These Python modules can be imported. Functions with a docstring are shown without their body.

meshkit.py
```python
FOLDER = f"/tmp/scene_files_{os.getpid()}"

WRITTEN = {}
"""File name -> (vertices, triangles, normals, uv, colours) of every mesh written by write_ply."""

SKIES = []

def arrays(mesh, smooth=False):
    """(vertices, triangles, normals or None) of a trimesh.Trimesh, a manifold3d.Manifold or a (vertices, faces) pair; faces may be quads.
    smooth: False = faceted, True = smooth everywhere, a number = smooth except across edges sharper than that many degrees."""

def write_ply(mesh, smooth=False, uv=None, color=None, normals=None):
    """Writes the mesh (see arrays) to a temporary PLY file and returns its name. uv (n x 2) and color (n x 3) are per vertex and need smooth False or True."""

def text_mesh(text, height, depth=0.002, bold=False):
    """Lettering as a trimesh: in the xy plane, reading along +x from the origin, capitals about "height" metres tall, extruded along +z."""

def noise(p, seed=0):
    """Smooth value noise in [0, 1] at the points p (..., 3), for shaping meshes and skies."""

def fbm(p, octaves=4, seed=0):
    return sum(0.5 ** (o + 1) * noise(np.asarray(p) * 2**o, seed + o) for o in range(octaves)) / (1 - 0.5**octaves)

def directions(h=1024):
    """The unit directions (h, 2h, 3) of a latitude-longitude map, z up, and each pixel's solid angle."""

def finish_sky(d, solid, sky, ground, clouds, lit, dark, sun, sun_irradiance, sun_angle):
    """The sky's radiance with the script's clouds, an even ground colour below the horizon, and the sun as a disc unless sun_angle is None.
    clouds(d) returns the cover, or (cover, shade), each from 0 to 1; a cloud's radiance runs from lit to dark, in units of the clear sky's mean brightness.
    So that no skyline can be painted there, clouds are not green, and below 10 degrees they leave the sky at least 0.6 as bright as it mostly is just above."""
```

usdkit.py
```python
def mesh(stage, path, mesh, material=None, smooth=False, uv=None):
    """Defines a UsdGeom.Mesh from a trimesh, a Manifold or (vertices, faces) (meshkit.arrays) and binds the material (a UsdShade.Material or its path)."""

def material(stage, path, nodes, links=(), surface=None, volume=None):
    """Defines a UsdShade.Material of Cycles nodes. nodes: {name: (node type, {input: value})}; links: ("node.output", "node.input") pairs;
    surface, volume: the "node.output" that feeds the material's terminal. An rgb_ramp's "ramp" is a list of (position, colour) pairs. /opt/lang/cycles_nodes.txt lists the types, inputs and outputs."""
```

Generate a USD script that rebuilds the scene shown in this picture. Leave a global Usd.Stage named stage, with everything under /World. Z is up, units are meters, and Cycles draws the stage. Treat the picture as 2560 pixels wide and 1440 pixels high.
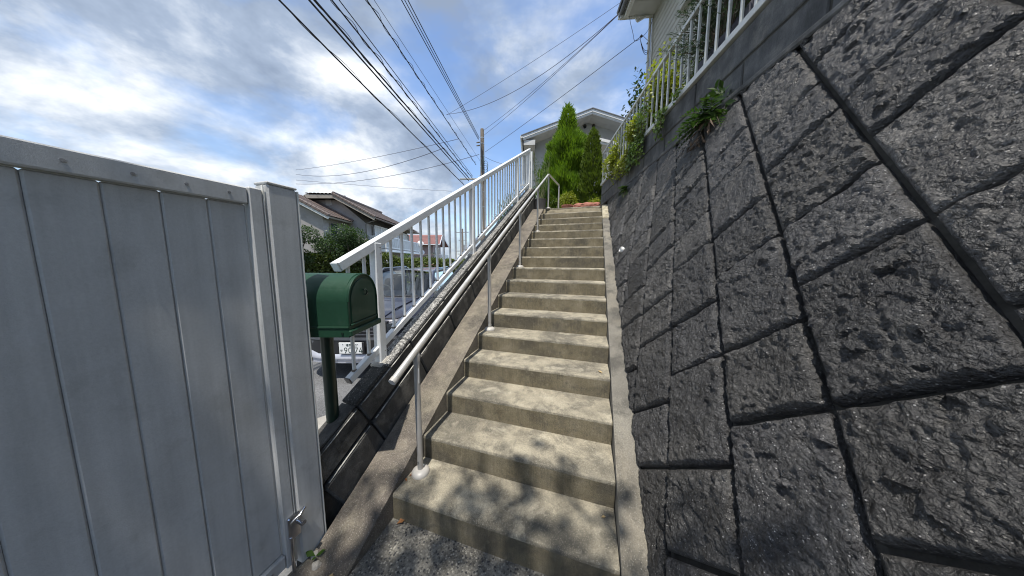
import math, random
import numpy as np
import trimesh
import shapely
from shapely.geometry import Polygon, box as sbox
import usdkit, meshkit
from pxr import Usd, UsdGeom, UsdLux, UsdShade, Gf, Sdf

rng = np.random.default_rng(7)
random.seed(7)
stage = Usd.Stage.CreateInMemory()
UsdGeom.SetStageUpAxis(stage, UsdGeom.Tokens.z)
UsdGeom.SetStageMetersPerUnit(stage, 1.0)
WORLD = UsdGeom.Xform.Define(stage, '/World').GetPrim()
stage.SetDefaultPrim(WORLD)
UsdGeom.Scope.Define(stage, '/World/Looks')

# ------------------------------------------------------------------ camera
CAM_YAW, CAM_PITCH, CAM_ROLL = 0.3014, -0.1082, 0.0047
CAM_POS = np.array([1.1408, -1.1522, 1.6349])
FOCAL_PX = 630.38            # in a picture 2560 wide
def cam_axes():
    y, p_, r_ = CAM_YAW, CAM_PITCH, CAM_ROLL
    f = np.array([-math.sin(y) * math.cos(p_), math.cos(y) * math.cos(p_), math.sin(p_)])
    r = np.array([math.cos(y), math.sin(y), 0.0])
    u = np.cross(r, f)
    return math.cos(r_) * r + math.sin(r_) * u, -math.sin(r_) * r + math.cos(r_) * u, f
cr, cu, cf = cam_axes()
cam = UsdGeom.Camera.Define(stage, '/World/camera')
cam.CreateHorizontalApertureAttr(36.0)
cam.CreateVerticalApertureAttr(20.25)
cam.CreateFocalLengthAttr(36.0 * FOCAL_PX / 2560.0)
cam.CreateClippingRangeAttr(Gf.Vec2f(0.05, 2000.0))
cam.CreateExposureAttr(0.74)
cam.AddTransformOp().Set(Gf.Matrix4d(*cr, 0, *cu, 0, *(-cf), 0, *CAM_POS, 1))

# ------------------------------------------------------------------ sun and sky
SUN = np.array([0.042, -0.31, 0.95]); SUN /= np.linalg.norm(SUN)
SUN_EL = math.asin(SUN[2]); SUN_ROT = math.atan2(SUN[0], SUN[1])
sun = UsdLux.DistantLight.Define(stage, '/World/sun')
sun.CreateIntensityAttr(0.88); sun.CreateAngleAttr(0.6); sun.CreateColorAttr(Gf.Vec3f(1.0, 0.95, 0.87))
sun.GetPrim().CreateAttribute('inputs:normalize', Sdf.ValueTypeNames.Bool).Set(True)
zx = SUN; xx = np.cross([0, 1, 0], zx); xx /= np.linalg.norm(xx); yx = np.cross(zx, xx)
sun.AddTransformOp().Set(Gf.Matrix4d(*xx, 0, *yx, 0, *zx, 0, 0, 0, 30, 1))

def sky_material():
    nodes = {
        'tc': ('texture_coordinate', {}),
        'sky': ('sky_texture', {'sky_type': 'single_scattering', 'sun_disc': False, 'sun_elevation': SUN_EL, 'sun_rotation': SUN_ROT, 'air_density': 1.25, 'aerosol_density': 0.8, 'ozone_density': 2.0}),
        'sep': ('separate_xyz', {}),
        'zc': ('math', {'math_type': 'maximum', 'value2': 0.02}),
        'zz': ('math', {'math_type': 'multiply_add', 'value2': 0.45, 'value3': 0.42}),
        'px': ('math', {'math_type': 'divide'}), 'py': ('math', {'math_type': 'divide'}),
        'pl': ('combine_xyz', {}), 'zl': ('math', {'math_type': 'multiply', 'value2': 2.4}),
        'off': ('mapping', {'location': SKY_OFF}),
        'n1': ('noise_texture', {'scale': 1.7, 'detail': 12.0, 'roughness': 0.55, 'distortion': 0.15}),
        'n2': ('noise_texture', {'scale': 0.55, 'detail': 3.0, 'roughness': 0.5}),
        'sum': ('math', {'math_type': 'multiply_add', 'value2': 0.85}),
        # cover thins out towards the right of the stairs, where the sky in view is clearer
        'bias': ('math', {'math_type': 'multiply_add', 'value2': -0.085, 'value3': 0.0}),
        'sum2': ('math', {'math_type': 'add'}),
        'cov': ('rgb_ramp', {'ramp': [(0.0, (0.03,) * 3), (0.68, (0.05,) * 3), (0.80, (0.16,) * 3), (0.88, (0.46,) * 3), (0.985, (0.93,) * 3), (1.0, (0.96,) * 3)]}),
        'hz': ('rgb_ramp', {'ramp': [(0.0, (0,) * 3), (0.495, (0,) * 3), (0.50, (0.62,) * 3), (0.53, (0.42,) * 3), (0.58, (0.0,) * 3), (1.0, (0.0,) * 3)]}),
        'hz1': ('math', {'math_type': 'multiply_add', 'value2': 0.5, 'value3': 0.5}),
        'up': ('math', {'math_type': 'greater_than', 'value2': 0.0}),
        'cvu': ('mix', {'mix_type': 'multiply', 'fac': 1.0}),
        'cvm': ('mix', {'mix_type': 'lighten', 'fac': 1.0}),
        'n3': ('noise_texture', {'scale': 1.8, 'detail': 11.0, 'roughness': 0.58, 'distortion': 0.2}),
        'off2': ('mapping', {'location': SKY_OFF2}),
        'shade': ('rgb_ramp', {'ramp': [(0.38, (0.46, 0.57, 0.76)), (0.47, (0.62, 0.75, 0.96)), (0.54, (0.95, 1.06, 1.22)), (0.60, (1.35, 1.42, 1.50)), (0.68, (1.9, 1.9, 1.9))]}),
        'lum': ('mix', {'mix_type': 'multiply', 'fac': 1.0, 'color2': (CLOUD,) * 3}),
        'mixc': ('mix', {'mix_type': 'mix'}),
        'tint': ('mix', {'mix_type': 'multiply', 'fac': 1.0, 'color2': SKY_TINT}),
        'bg': ('background_shader', {'strength': 0.14}),
    }
    links = [('tc.generated', 'sep.vector'), ('sep.z', 'zc.value1'), ('zc.value', 'zz.value1'), ('sep.x', 'px.value1'), ('zz.value', 'px.value2'),
             ('sep.y', 'py.value1'), ('zz.value', 'py.value2'), ('px.value', 'pl.x'), ('py.value', 'pl.y'), ('zc.value', 'zl.value1'), ('zl.value', 'pl.z'), ('pl.vector', 'off.vector'),
             ('off.vector', 'n1.vector'), ('off.vector', 'n2.vector'), ('n2.fac', 'sum.value1'), ('n1.fac', 'sum.value3'),
             ('sep.x', 'bias.value1'), ('sum.value', 'sum2.value1'), ('bias.value', 'sum2.value2'), ('sum2.value', 'cov.fac'),
             ('pl.vector', 'off2.vector'), ('off2.vector', 'n3.vector'), ('n3.fac', 'shade.fac'), ('shade.color', 'lum.color1'),
             ('sky.color', 'tint.color1'), ('sep.z', 'hz1.value1'), ('hz1.value', 'hz.fac'), ('sep.z', 'up.value1'), ('cov.color', 'cvm.color1'), ('hz.color', 'cvm.color2'), ('cvm.color', 'cvu.color1'), ('up.value', 'cvu.color2'), ('cvu.color', 'mixc.fac'), ('tint.color', 'mixc.color1'), ('lum.color', 'mixc.color2'), ('mixc.color', 'bg.color')]
    return usdkit.material(stage, '/World/Looks/sky', nodes, links, surface='bg.background')
SKY_OFF, SKY_OFF2, CLOUD, SKY_TINT = (5.9, 8.3, 7.4), (11.3, 6.2, 3.0), 3.1, (0.78, 0.87, 1.0)
dome = UsdLux.DomeLight.Define(stage, '/World/sky')
dome.CreateIntensityAttr(1.0)
UsdShade.MaterialBindingAPI.Apply(dome.GetPrim()).Bind(sky_material())
dome.GetPrim().SetCustomDataByKey('kind', 'structure')
dome.GetPrim().SetCustomDataByKey('label', 'bright blue summer sky with broken grey and white cloud')
dome.GetPrim().SetCustomDataByKey('category', 'sky')

# ------------------------------------------------------------------ naming helpers
_taken = set()
def numbered(parent, name):
    k, n = name, 0
    while (parent, k) in _taken:
        n += 1; k = '%s_%03d' % (name, n)
    _taken.add((parent, k)); return k
def path_of(parent): return '/World' if parent is None else str(parent.GetPath())
def tag(o, label=None, cat=None, group=None, kind=None):
    p_ = o.GetPrim() if hasattr(o, 'GetPrim') else o
    for k, v in (('label', label), ('category', cat), ('group', group), ('kind', kind)):
        if v: p_.SetCustomDataByKey(k, v)
    return p_
def thing(name, label, cat, loc=(0, 0, 0), rz=0.0, group=None, kind=None):
    x = UsdGeom.Xform.Define(stage, '/World/' + numbered('/World', name))
    x.AddTranslateOp().Set(Gf.Vec3d(*map(float, loc)))
    if rz: x.AddRotateZOp().Set(math.degrees(rz))
    return tag(x, label, cat, group, kind)
def obj(name, mesh, mat, parent=None, smooth=False, kind=None, label=None, cat=None, group=None):
    pp = path_of(parent)
    m = usdkit.mesh(stage, pp + '/' + numbered(pp, name), mesh, mat, smooth)
    return tag(m, label, cat, group, kind)

# ------------------------------------------------------------------ mesh helpers
def rotm(rx=0, ry=0, rz=0):
    return trimesh.transformations.euler_matrix(rx, ry, rz, 'sxyz')[:3, :3]
class MB:
    def __init__(s): s.v, s.f, s.n = [], [], 0
    def add(s, v, f):
        v = np.asarray(v, float); f = np.asarray(f, int)
        if f.shape[1] == 4: f = np.vstack([f[:, [0, 1, 2]], f[:, [0, 2, 3]]])
        s.v.append(v); s.f.append(f + s.n); s.n += len(v); return s
    def tm(s, m): return s.add(m.vertices, m.faces)
    def box(s, c, size, R=None, ch=0.0):
        v, f = cbox(tuple(np.round(size, 5)), ch)
        v = v if R is None else v @ np.asarray(R).T
        return s.add(v + np.asarray(c, float), f)
    def bar(s, a, b, w, h, up=(0, 0, 1), ch=0.0):
        a, b = np.asarray(a, float), np.asarray(b, float)
        d = b - a; L = np.linalg.norm(d); d /= L
        side = np.cross(d, up); side /= np.linalg.norm(side); u = np.cross(side, d)
        return s.box((a + b) / 2, (w, L, h), np.stack([side, d, u], 1), ch)
    def tube(s, pts, r, n=8, caps=True):
        pts = np.asarray(pts, float); k = len(pts)
        r = np.broadcast_to(np.asarray(r, float), (k,))
        t = np.gradient(pts, axis=0); t /= np.maximum(np.linalg.norm(t, axis=1, keepdims=True), 1e-12)
        ref = np.array([0, 0, 1.0]) if abs(t[0][2]) < 0.9 else np.array([1.0, 0, 0])
        a0 = np.cross(t[0], ref); a0 /= np.linalg.norm(a0)
        ang = np.linspace(0, 2 * math.pi, n, endpoint=False)
        V = []
        for i in range(k):
            a0 = a0 - t[i] * (a0 @ t[i]); a0 /= np.linalg.norm(a0); b0 = np.cross(t[i], a0)
            V.append(pts[i] + r[i] * (np.cos(ang)[:, None] * a0 + np.sin(ang)[:, None] * b0))
        V = np.vstack(V); F = []
        for i in range(k - 1):
            for j in range(n):
                a, b = i * n + j, i * n + (j + 1) % n
                F += [[a, b, b + n], [a, b + n, a + n]]
        if caps:
            c0, c1 = len(V), len(V) + 1
            V = np.vstack([V, pts[0], pts[-1]])
            for j in range(n):
                F += [[c0, (j + 1) % n, j], [c1, (k - 1) * n + j, (k - 1) * n + (j + 1) % n]]
        return s.add(V, F)
    def prism(s, poly, d0, d1, M):
        """poly (n,2) in a plane extruded from d0 to d1; M = columns (e1, e2, e3) and origin."""
        e, o = M
        m = trimesh.creation.extrude_polygon(Polygon(poly), d1 - d0, engine='earcut')
        v = m.vertices + [0, 0, d0]
        v = np.outer(v[:, 0], e[0]) + np.outer(v[:, 1], e[1]) + np.outer(v[:, 2], e[2]) + o
        f = m.faces
        if np.dot(np.cross(e[0], e[1]), e[2]) < 0: f = f[:, ::-1]
        return s.add(v, f)
    def mesh(s): return np.vstack(s.v), np.vstack(s.f)
    def xf(s, R, o):
        s.v = [v @ np.asarray(R).T + o for v in s.v]; return s
_cb = {}
def cbox(size, ch=0.0):
    k = (size, ch)
    if k not in _cb:
        h = np.array(size, float) / 2
        if ch <= 0:
            m = trimesh.creation.box(extents=size); _cb[k] = (np.array(m.vertices), np.array(m.faces))
        else:
            pts = []
            for sx in (-1, 1):
                for sy in (-1, 1):
                    for sz in (-1, 1):
                        s_ = np.array([sx, sy, sz])
                        for ax in range(3):
                            q = h - ch; q[ax] = h[ax]; pts.append(s_ * q)
            m = trimesh.convex.convex_hull(np.array(pts)); _cb[k] = (np.array(m.vertices), np.array(m.faces))
    return _cb[k]
XYZ = (np.array([[1, 0, 0], [0, 1, 0], [0, 0, 1.0]]), np.zeros(3))
YZX = (np.array([[0, 1, 0], [0, 0, 1], [1, 0, 0.0]]), np.zeros(3))     # polygon in (y, z), extruded along x

# ------------------------------------------------------------------ materials
def mat(name, ramp, scale=6.0, detail=6.0, rough=0.75, fine=None, bump=None, speck=None, streak=None, stain=None, stretch=None, metallic=0.0, spec=0.5, coat=0.0, rough_var=0.0, vary=None):
    """ramp [(pos, colour)] over a noise; fine (scale, lo, hi) multiplies; speck (scale, size, colour); streak (lo, hi) vertical; stain (scale, a, b, colour, strength)."""
    N = {'g': ('geometry', {}), 'n': ('noise_texture', {'scale': scale, 'detail': detail, 'roughness': 0.6}), 'r': ('rgb_ramp', {'ramp': ramp}),
         'p': ('principled_bsdf', {'roughness': rough, 'metallic': metallic, 'specular_ior_level': spec, 'coat_weight': coat, 'coat_roughness': 0.05})}
    L = []
    src = 'g.position'
    if stretch:
        N['mp'] = ('mapping', {'scale': stretch}); L += [('g.position', 'mp.vector')]; src = 'mp.vector'
    L += [(src, 'n.vector'), ('n.fac', 'r.fac')]
    col = 'r.color'
    def mixin(nm, kind, fac, color2=None, c2=None, const=1.0):
        nonlocal col
        N[nm] = ('mix', {'mix_type': kind, 'fac': const, **({'color2': color2} if color2 is not None else {})})
        L.append((col, nm + '.color1'))
        if fac: L.append((fac, nm + '.fac'))
        if c2: L.append((c2, nm + '.color2'))
        col = nm + '.color'
    if stain:
        for i, (sc, a, b, c, k) in enumerate(stain):
            N['sn%d' % i] = ('noise_texture', {'scale': sc, 'detail': 5.0, 'roughness': 0.62, 'distortion': 0.3}); L.append((src, 'sn%d.vector' % i))
            N['sr%d' % i] = ('rgb_ramp', {'ramp': [(0, (0, 0, 0)), (a, (0, 0, 0)), (b, (k, k, k)), (1, (k, k, k))]}); L.append(('sn%d.fac' % i, 'sr%d.fac' % i))
            mixin('sm%d' % i, 'mix', 'sr%d.color' % i, color2=c)
    if streak:
        N['stm'] = ('mapping', {'scale': streak[2]}); N['stn'] = ('noise_texture', {'scale': 1.0, 'detail': 4.0, 'roughness': 0.6})
        N['str'] = ('rgb_ramp', {'ramp': [(0.3, (streak[0],) * 3), (0.7, (streak[1],) * 3)]})
        L += [('g.position', 'stm.vector'), ('stm.vector', 'stn.vector'), ('stn.fac', 'str.fac')]
        mixin('stx', 'multiply', None, c2='str.color')
    if fine:
        N['fn'] = ('noise_texture', {'scale': fine[0], 'detail': 3.0, 'roughness': 0.65}); L.append(('g.position', 'fn.vector'))
        N['fr'] = ('rgb_ramp', {'ramp': [(0.3, (fine[1],) * 3), (0.7, (fine[2],) * 3)]}); L.append(('fn.fac', 'fr.fac'))
        mixin('fx', 'multiply', None, c2='fr.color')
    if speck:
        for i, (sc, sz, c) in enumerate(speck):
            N['vn%d' % i] = ('voronoi_texture', {'scale': sc, 'feature': 'f1'}); L.append(('g.position', 'vn%d.vector' % i))
            N['vr%d' % i] = ('rgb_ramp', {'ramp': [(0, (1, 1, 1)), (sz, (1, 1, 1)), (sz * 1.35, (0, 0, 0)), (1, (0, 0, 0))]}); L.append(('vn%d.distance' % i, 'vr%d.fac' % i))
            mixin('vx%d' % i, 'mix', 'vr%d.color' % i, color2=c)
    if vary:
        N['oi'] = ('object_info', {}); N['ov'] = ('rgb_ramp', {'ramp': [(0.0, (vary[0],) * 3), (1.0, (vary[1],) * 3)]}); L.append(('oi.random', 'ov.fac'))
        mixin('vm', 'multiply', None, c2='ov.color')
    L.append((col, 'p.base_color'))
    if bump:
        prev = None
        for i, (sc, dist) in enumerate(bump):
            N['bn%d' % i] = ('noise_texture', {'scale': sc, 'detail': 4.0, 'roughness': 0.6}); L.append(('g.position', 'bn%d.vector' % i))
            N['b%d' % i] = ('bump', {'strength': 1.0, 'distance': dist}); L.append(('bn%d.fac' % i, 'b%d.height' % i))
            if prev: L.append((prev, 'b%d.normal' % i))
            prev = 'b%d.normal' % i
        L.append((prev, 'p.normal'))
    if rough_var:
        N['rv'] = ('map_range', {'from_min': 0.3, 'from_max': 0.7, 'to_min': max(0.05, rough - rough_var), 'to_max': min(1, rough + rough_var)}); L += [('n.fac', 'rv.value'), ('rv.result', 'p.roughness')]
    return usdkit.material(stage, '/World/Looks/' + name, N, L, surface='p.BSDF')

def g3(v): return (v, v, v)
def tint(c, k): return tuple(x * k for x in c)
M = {}
STAIR = (0.305, 0.274, 0.205)
M['stair'] = mat('stair_concrete', [(0.3, tint(STAIR, 0.66)), (0.5, STAIR), (0.72, tint(STAIR, 1.28))], scale=7, rough=0.88, fine=(190, 0.60, 1.36), bump=[(200, 0.005), (40, 0.004)],
                 stain=[(2.0, 0.47, 0.60, (0.10, 0.092, 0.073), 0.80), (8.0, 0.50, 0.63, (0.12, 0.11, 0.086), 0.7), (4.0, 0.55, 0.66, (0.48, 0.44, 0.34), 0.6)], streak=(0.88, 1.10, (60, 60, 3.0)), speck=[(150, 0.16, (0.50, 0.46, 0.38))])
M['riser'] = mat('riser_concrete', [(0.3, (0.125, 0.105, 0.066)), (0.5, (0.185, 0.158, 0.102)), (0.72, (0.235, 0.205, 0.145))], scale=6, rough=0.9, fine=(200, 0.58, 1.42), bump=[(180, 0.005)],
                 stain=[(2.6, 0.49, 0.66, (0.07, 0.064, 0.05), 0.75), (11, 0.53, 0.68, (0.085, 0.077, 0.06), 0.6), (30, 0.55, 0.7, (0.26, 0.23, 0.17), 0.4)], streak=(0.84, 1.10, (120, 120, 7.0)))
M['stringer'] = mat('stringer_concrete', [(0.3, (0.085, 0.074, 0.063)), (0.5, (0.145, 0.125, 0.103)), (0.72, (0.215, 0.188, 0.148))], scale=6, rough=0.9, fine=(170, 0.6, 1.4), bump=[(160, 0.005), (30, 0.004)],
                    stain=[(3.0, 0.47, 0.62, (0.060, 0.054, 0.045), 0.8), (9, 0.52, 0.66, (0.27, 0.24, 0.18), 0.45), (1.4, 0.5, 0.7, (0.30, 0.265, 0.195), 0.4)], speck=[(120, 0.14, (0.45, 0.42, 0.36))])
M['lime'] = mat('sunlit_lime_edge', [(0.36, (0.10, 0.098, 0.09)), (0.46, (0.30, 0.295, 0.27)), (0.62, (0.52, 0.51, 0.47))], scale=7, rough=0.9, fine=(120, 0.6, 1.2), stain=[(16, 0.5, 0.62, (0.06, 0.058, 0.052), 0.9)])  # pale colour holds the sunlit edge line as well as worn lime
M['coping_dark'] = mat('dirty_shaded_coping', [(0.3, (0.022, 0.022, 0.020)), (0.5, (0.045, 0.044, 0.040)), (0.7, (0.085, 0.08, 0.07))], scale=9, rough=0.9, fine=(90, 0.4, 1.7), bump=[(90, 0.012), (30, 0.01)], speck=[(60, 0.16, (0.20, 0.195, 0.18))])  # dark tone paints in the mailbox shade together with dirt
M['kerb'] = mat('right_kerb_concrete', [(0.3, (0.105, 0.098, 0.083)), (0.5, (0.155, 0.144, 0.122)), (0.72, (0.215, 0.20, 0.165))], scale=4, rough=0.9, fine=(200, 0.65, 1.35), bump=[(160, 0.005), (30, 0.004)],
                 stain=[(1.3, 0.5, 0.66, (0.25, 0.22, 0.165), 0.5), (5, 0.47, 0.63, (0.06, 0.057, 0.049), 0.8)], speck=[(120, 0.14, (0.38, 0.36, 0.31))])
M['moss_block'] = mat('dark_weathered_block', [(0.3, (0.026, 0.026, 0.025)), (0.5, (0.060, 0.059, 0.056)), (0.7, (0.145, 0.14, 0.128))], scale=4.5, rough=0.85, fine=(180, 0.65, 1.4), bump=[(140, 0.005), (35, 0.004)],
                      stain=[(2.6, 0.5, 0.66, (0.012, 0.012, 0.011), 0.8), (6, 0.54, 0.68, (0.20, 0.195, 0.18), 0.5)])
M['coping'] = mat('washed_pebble_coping', [(0.3, (0.10, 0.098, 0.092)), (0.5, (0.19, 0.185, 0.175)), (0.7, (0.26, 0.255, 0.24))], scale=9, rough=0.9, fine=(90, 0.35, 1.75), bump=[(90, 0.010)],
                  speck=[(58, 0.30, (0.46, 0.45, 0.42)), (46, 0.27, (0.03, 0.03, 0.029))], stain=[(2.2, 0.54, 0.68, (0.035, 0.034, 0.03), 0.7)])
M['repair'] = mat('yellowed_repair_mortar', [(0.3, (0.20, 0.175, 0.12)), (0.5, (0.33, 0.295, 0.21)), (0.7, (0.45, 0.41, 0.31))], scale=9, rough=0.9, fine=(150, 0.8, 1.2), stain=[(6, 0.52, 0.66, (0.12, 0.11, 0.085), 0.6)])
M['pebble'] = mat('washed_pebble_floor', [(0.3, (0.10, 0.096, 0.086)), (0.5, (0.18, 0.172, 0.15)), (0.7, (0.25, 0.238, 0.205))], scale=8, rough=0.85, fine=(48, 0.45, 1.5), bump=[(70, 0.012)], stain=[(3, 0.5, 0.66, (0.085, 0.08, 0.068), 0.55)],
                  speck=[(62, 0.26, (0.31, 0.295, 0.255)), (52, 0.24, (0.05, 0.05, 0.052)), (80, 0.2, (0.20, 0.19, 0.165))])
M['rock'] = mat('split_face_stone', [(0.25, (0.016, 0.016, 0.0175)), (0.5, (0.040, 0.0395, 0.0405)), (0.75, (0.082, 0.080, 0.078))], scale=8, rough=0.45, spec=0.6, vary=(0.60, 1.35), fine=(110, 0.32, 1.9), bump=[(150, 0.012), (52, 0.028)],
                speck=[(44, 0.085, (0.36, 0.36, 0.36)), (26, 0.042, (0.46, 0.46, 0.45)), (90, 0.13, (0.24, 0.235, 0.23))], stain=[(1.6, 0.53, 0.7, (0.020, 0.020, 0.022), 0.7), (2.2, 0.56, 0.7, (0.13, 0.12, 0.105), 0.35)], rough_var=0.16)
M['rock_brown'] = mat('split_face_stone_brown', [(0.25, (0.018, 0.017, 0.017)), (0.5, (0.045, 0.0435, 0.042)), (0.75, (0.092, 0.088, 0.083))], scale=7, rough=0.48, spec=0.6, vary=(0.60, 1.35), fine=(110, 0.32, 1.9), bump=[(150, 0.012), (46, 0.028)],
                      speck=[(46, 0.085, (0.38, 0.37, 0.36)), (80, 0.13, (0.24, 0.23, 0.21))], stain=[(1.4, 0.5, 0.7, (0.022, 0.021, 0.020), 0.6)], rough_var=0.16)
M['joint'] = mat('dark_joint_mortar', [(0.3, (0.020, 0.020, 0.019)), (0.7, (0.075, 0.072, 0.064))], scale=9, rough=0.95, bump=[(80, 0.006)])
M['block'] = mat('grey_concrete_block', [(0.3, (0.040, 0.042, 0.045)), (0.5, (0.085, 0.088, 0.092)), (0.72, (0.165, 0.165, 0.165))], scale=4, rough=0.85, fine=(160, 0.75, 1.25), bump=[(130, 0.004), (20, 0.003)],
                 stain=[(2.0, 0.5, 0.68, (0.022, 0.023, 0.025), 0.8), (5, 0.56, 0.7, (0.21, 0.20, 0.18), 0.5)], streak=(0.7, 1.2, (14, 14, 1.6)))
M['asphalt'] = mat('asphalt', [(0.3, (0.085, 0.087, 0.09)), (0.5, (0.125, 0.127, 0.13)), (0.7, (0.16, 0.162, 0.165))], scale=1.3, rough=0.85, fine=(70, 0.55, 1.5), bump=[(90, 0.010)], speck=[(85, 0.18, (0.30, 0.30, 0.30))],
                   stain=[(0.5, 0.5, 0.65, (0.07, 0.071, 0.074), 0.5)])
M['gutter'] = mat('pale_gutter_concrete', [(0.3, (0.26, 0.245, 0.22)), (0.7, (0.42, 0.40, 0.36))], scale=5, rough=0.9, fine=(150, 0.8, 1.2), bump=[(120, 0.004)])
M['soil'] = mat('soil', [(0.3, (0.035, 0.028, 0.02)), (0.7, (0.09, 0.075, 0.05))], scale=6, rough=0.95, fine=(60, 0.6, 1.4), bump=[(40, 0.02)])
M['earth'] = mat('grassy_earth', [(0.3, (0.035, 0.05, 0.02)), (0.5, (0.06, 0.075, 0.03)), (0.7, (0.09, 0.085, 0.05))], scale=0.8, rough=0.95, fine=(20, 0.6, 1.4), bump=[(12, 0.03)])
M['landing'] = mat('landing_concrete', [(0.3, (0.20, 0.185, 0.15)), (0.7, (0.32, 0.30, 0.25))], scale=4, rough=0.9, fine=(180, 0.8, 1.2), bump=[(120, 0.004)])
M['white_metal'] = mat('white_painted_aluminium', [(0.3, (0.66, 0.68, 0.69)), (0.7, (0.75, 0.765, 0.77))], scale=9, rough=0.42, fine=(90, 0.95, 1.03), stain=[(16, 0.6, 0.74, (0.47, 0.47, 0.45), 0.4)], rough_var=0.08)
M['rail_grey'] = mat('grey_painted_railing', [(0.3, (0.44, 0.46, 0.46)), (0.7, (0.55, 0.565, 0.56))], scale=9, rough=0.45, stain=[(12, 0.56, 0.74, (0.27, 0.27, 0.25), 0.5)])
M['gate_grey'] = mat('grey_anodised_gate', [(0.3, (0.47, 0.475, 0.465)), (0.7, (0.54, 0.545, 0.535))], scale=5, rough=0.5, fine=(120, 0.93, 1.05), stain=[(7, 0.56, 0.74, (0.30, 0.30, 0.285), 0.45), (2.0, 0.55, 0.7, (0.36, 0.355, 0.335), 0.4)], streak=(0.88, 1.06, (26, 26, 1.0)), bump=[(300, 0.0006)])
M['gate_trim'] = mat('pale_gate_trim', [(0.3, (0.62, 0.615, 0.56)), (0.7, (0.72, 0.71, 0.66))], scale=6, rough=0.45)
M['steel'] = mat('satin_aluminium_rail', [(0.3, (0.62, 0.605, 0.57)), (0.7, (0.72, 0.705, 0.67))], scale=6, rough=0.34, metallic=0.5, stain=[(12, 0.57, 0.72, (0.40, 0.385, 0.35), 0.5)], rough_var=0.08)
M['post_steel'] = mat('grey_aluminium_post', [(0.3, (0.36, 0.345, 0.32)), (0.7, (0.45, 0.435, 0.41))], scale=8, rough=0.45, metallic=0.2, stain=[(14, 0.57, 0.72, (0.22, 0.21, 0.19), 0.5)])
M['flange'] = mat('pale_plastic_flange', [(0.3, (0.40, 0.38, 0.35)), (0.7, (0.48, 0.46, 0.425))], scale=8, rough=0.4)
M['screw'] = mat('screw_steel', [(0.3, (0.35, 0.35, 0.35)), (0.7, (0.5, 0.5, 0.5))], rough=0.3, metallic=0.8)
M['rubber'] = mat('brown_end_cap', [(0.3, (0.12, 0.105, 0.09)), (0.7, (0.2, 0.18, 0.16))], rough=0.7)
M['green'] = mat('dark_green_mailbox_paint', [(0.3, (0.0105, 0.040, 0.022)), (0.7, (0.014, 0.052, 0.029))], scale=5, rough=0.5, spec=0.2, fine=(140, 0.94, 1.06), stain=[(9, 0.58, 0.76, (0.045, 0.085, 0.06), 0.35)], bump=[(60, 0.0006)], coat=0.1)
M['green_dark'] = mat('black_green_post_paint', [(0.3, (0.006, 0.016, 0.010)), (0.7, (0.008, 0.022, 0.013))], scale=5, rough=0.3)
M['car_paint'] = mat('slate_blue_car_paint', [(0.3, (0.024, 0.028, 0.046)), (0.7, (0.029, 0.033, 0.052))], scale=2, rough=0.32, metallic=0.1, coat=0.5, spec=0.4)
M['black_plastic'] = mat('black_car_plastic', [(0.3, (0.012, 0.012, 0.014)), (0.7, (0.022, 0.022, 0.024))], rough=0.45)
M['grille_bar'] = mat('grille_chrome', [(0.3, (0.16, 0.17, 0.19)), (0.7, (0.22, 0.23, 0.25))], rough=0.25, metallic=0.8)
M['skid'] = mat('silver_skid_plate', [(0.3, (0.40, 0.41, 0.46)), (0.7, (0.48, 0.49, 0.54))], rough=0.38, metallic=0.3)
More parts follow.
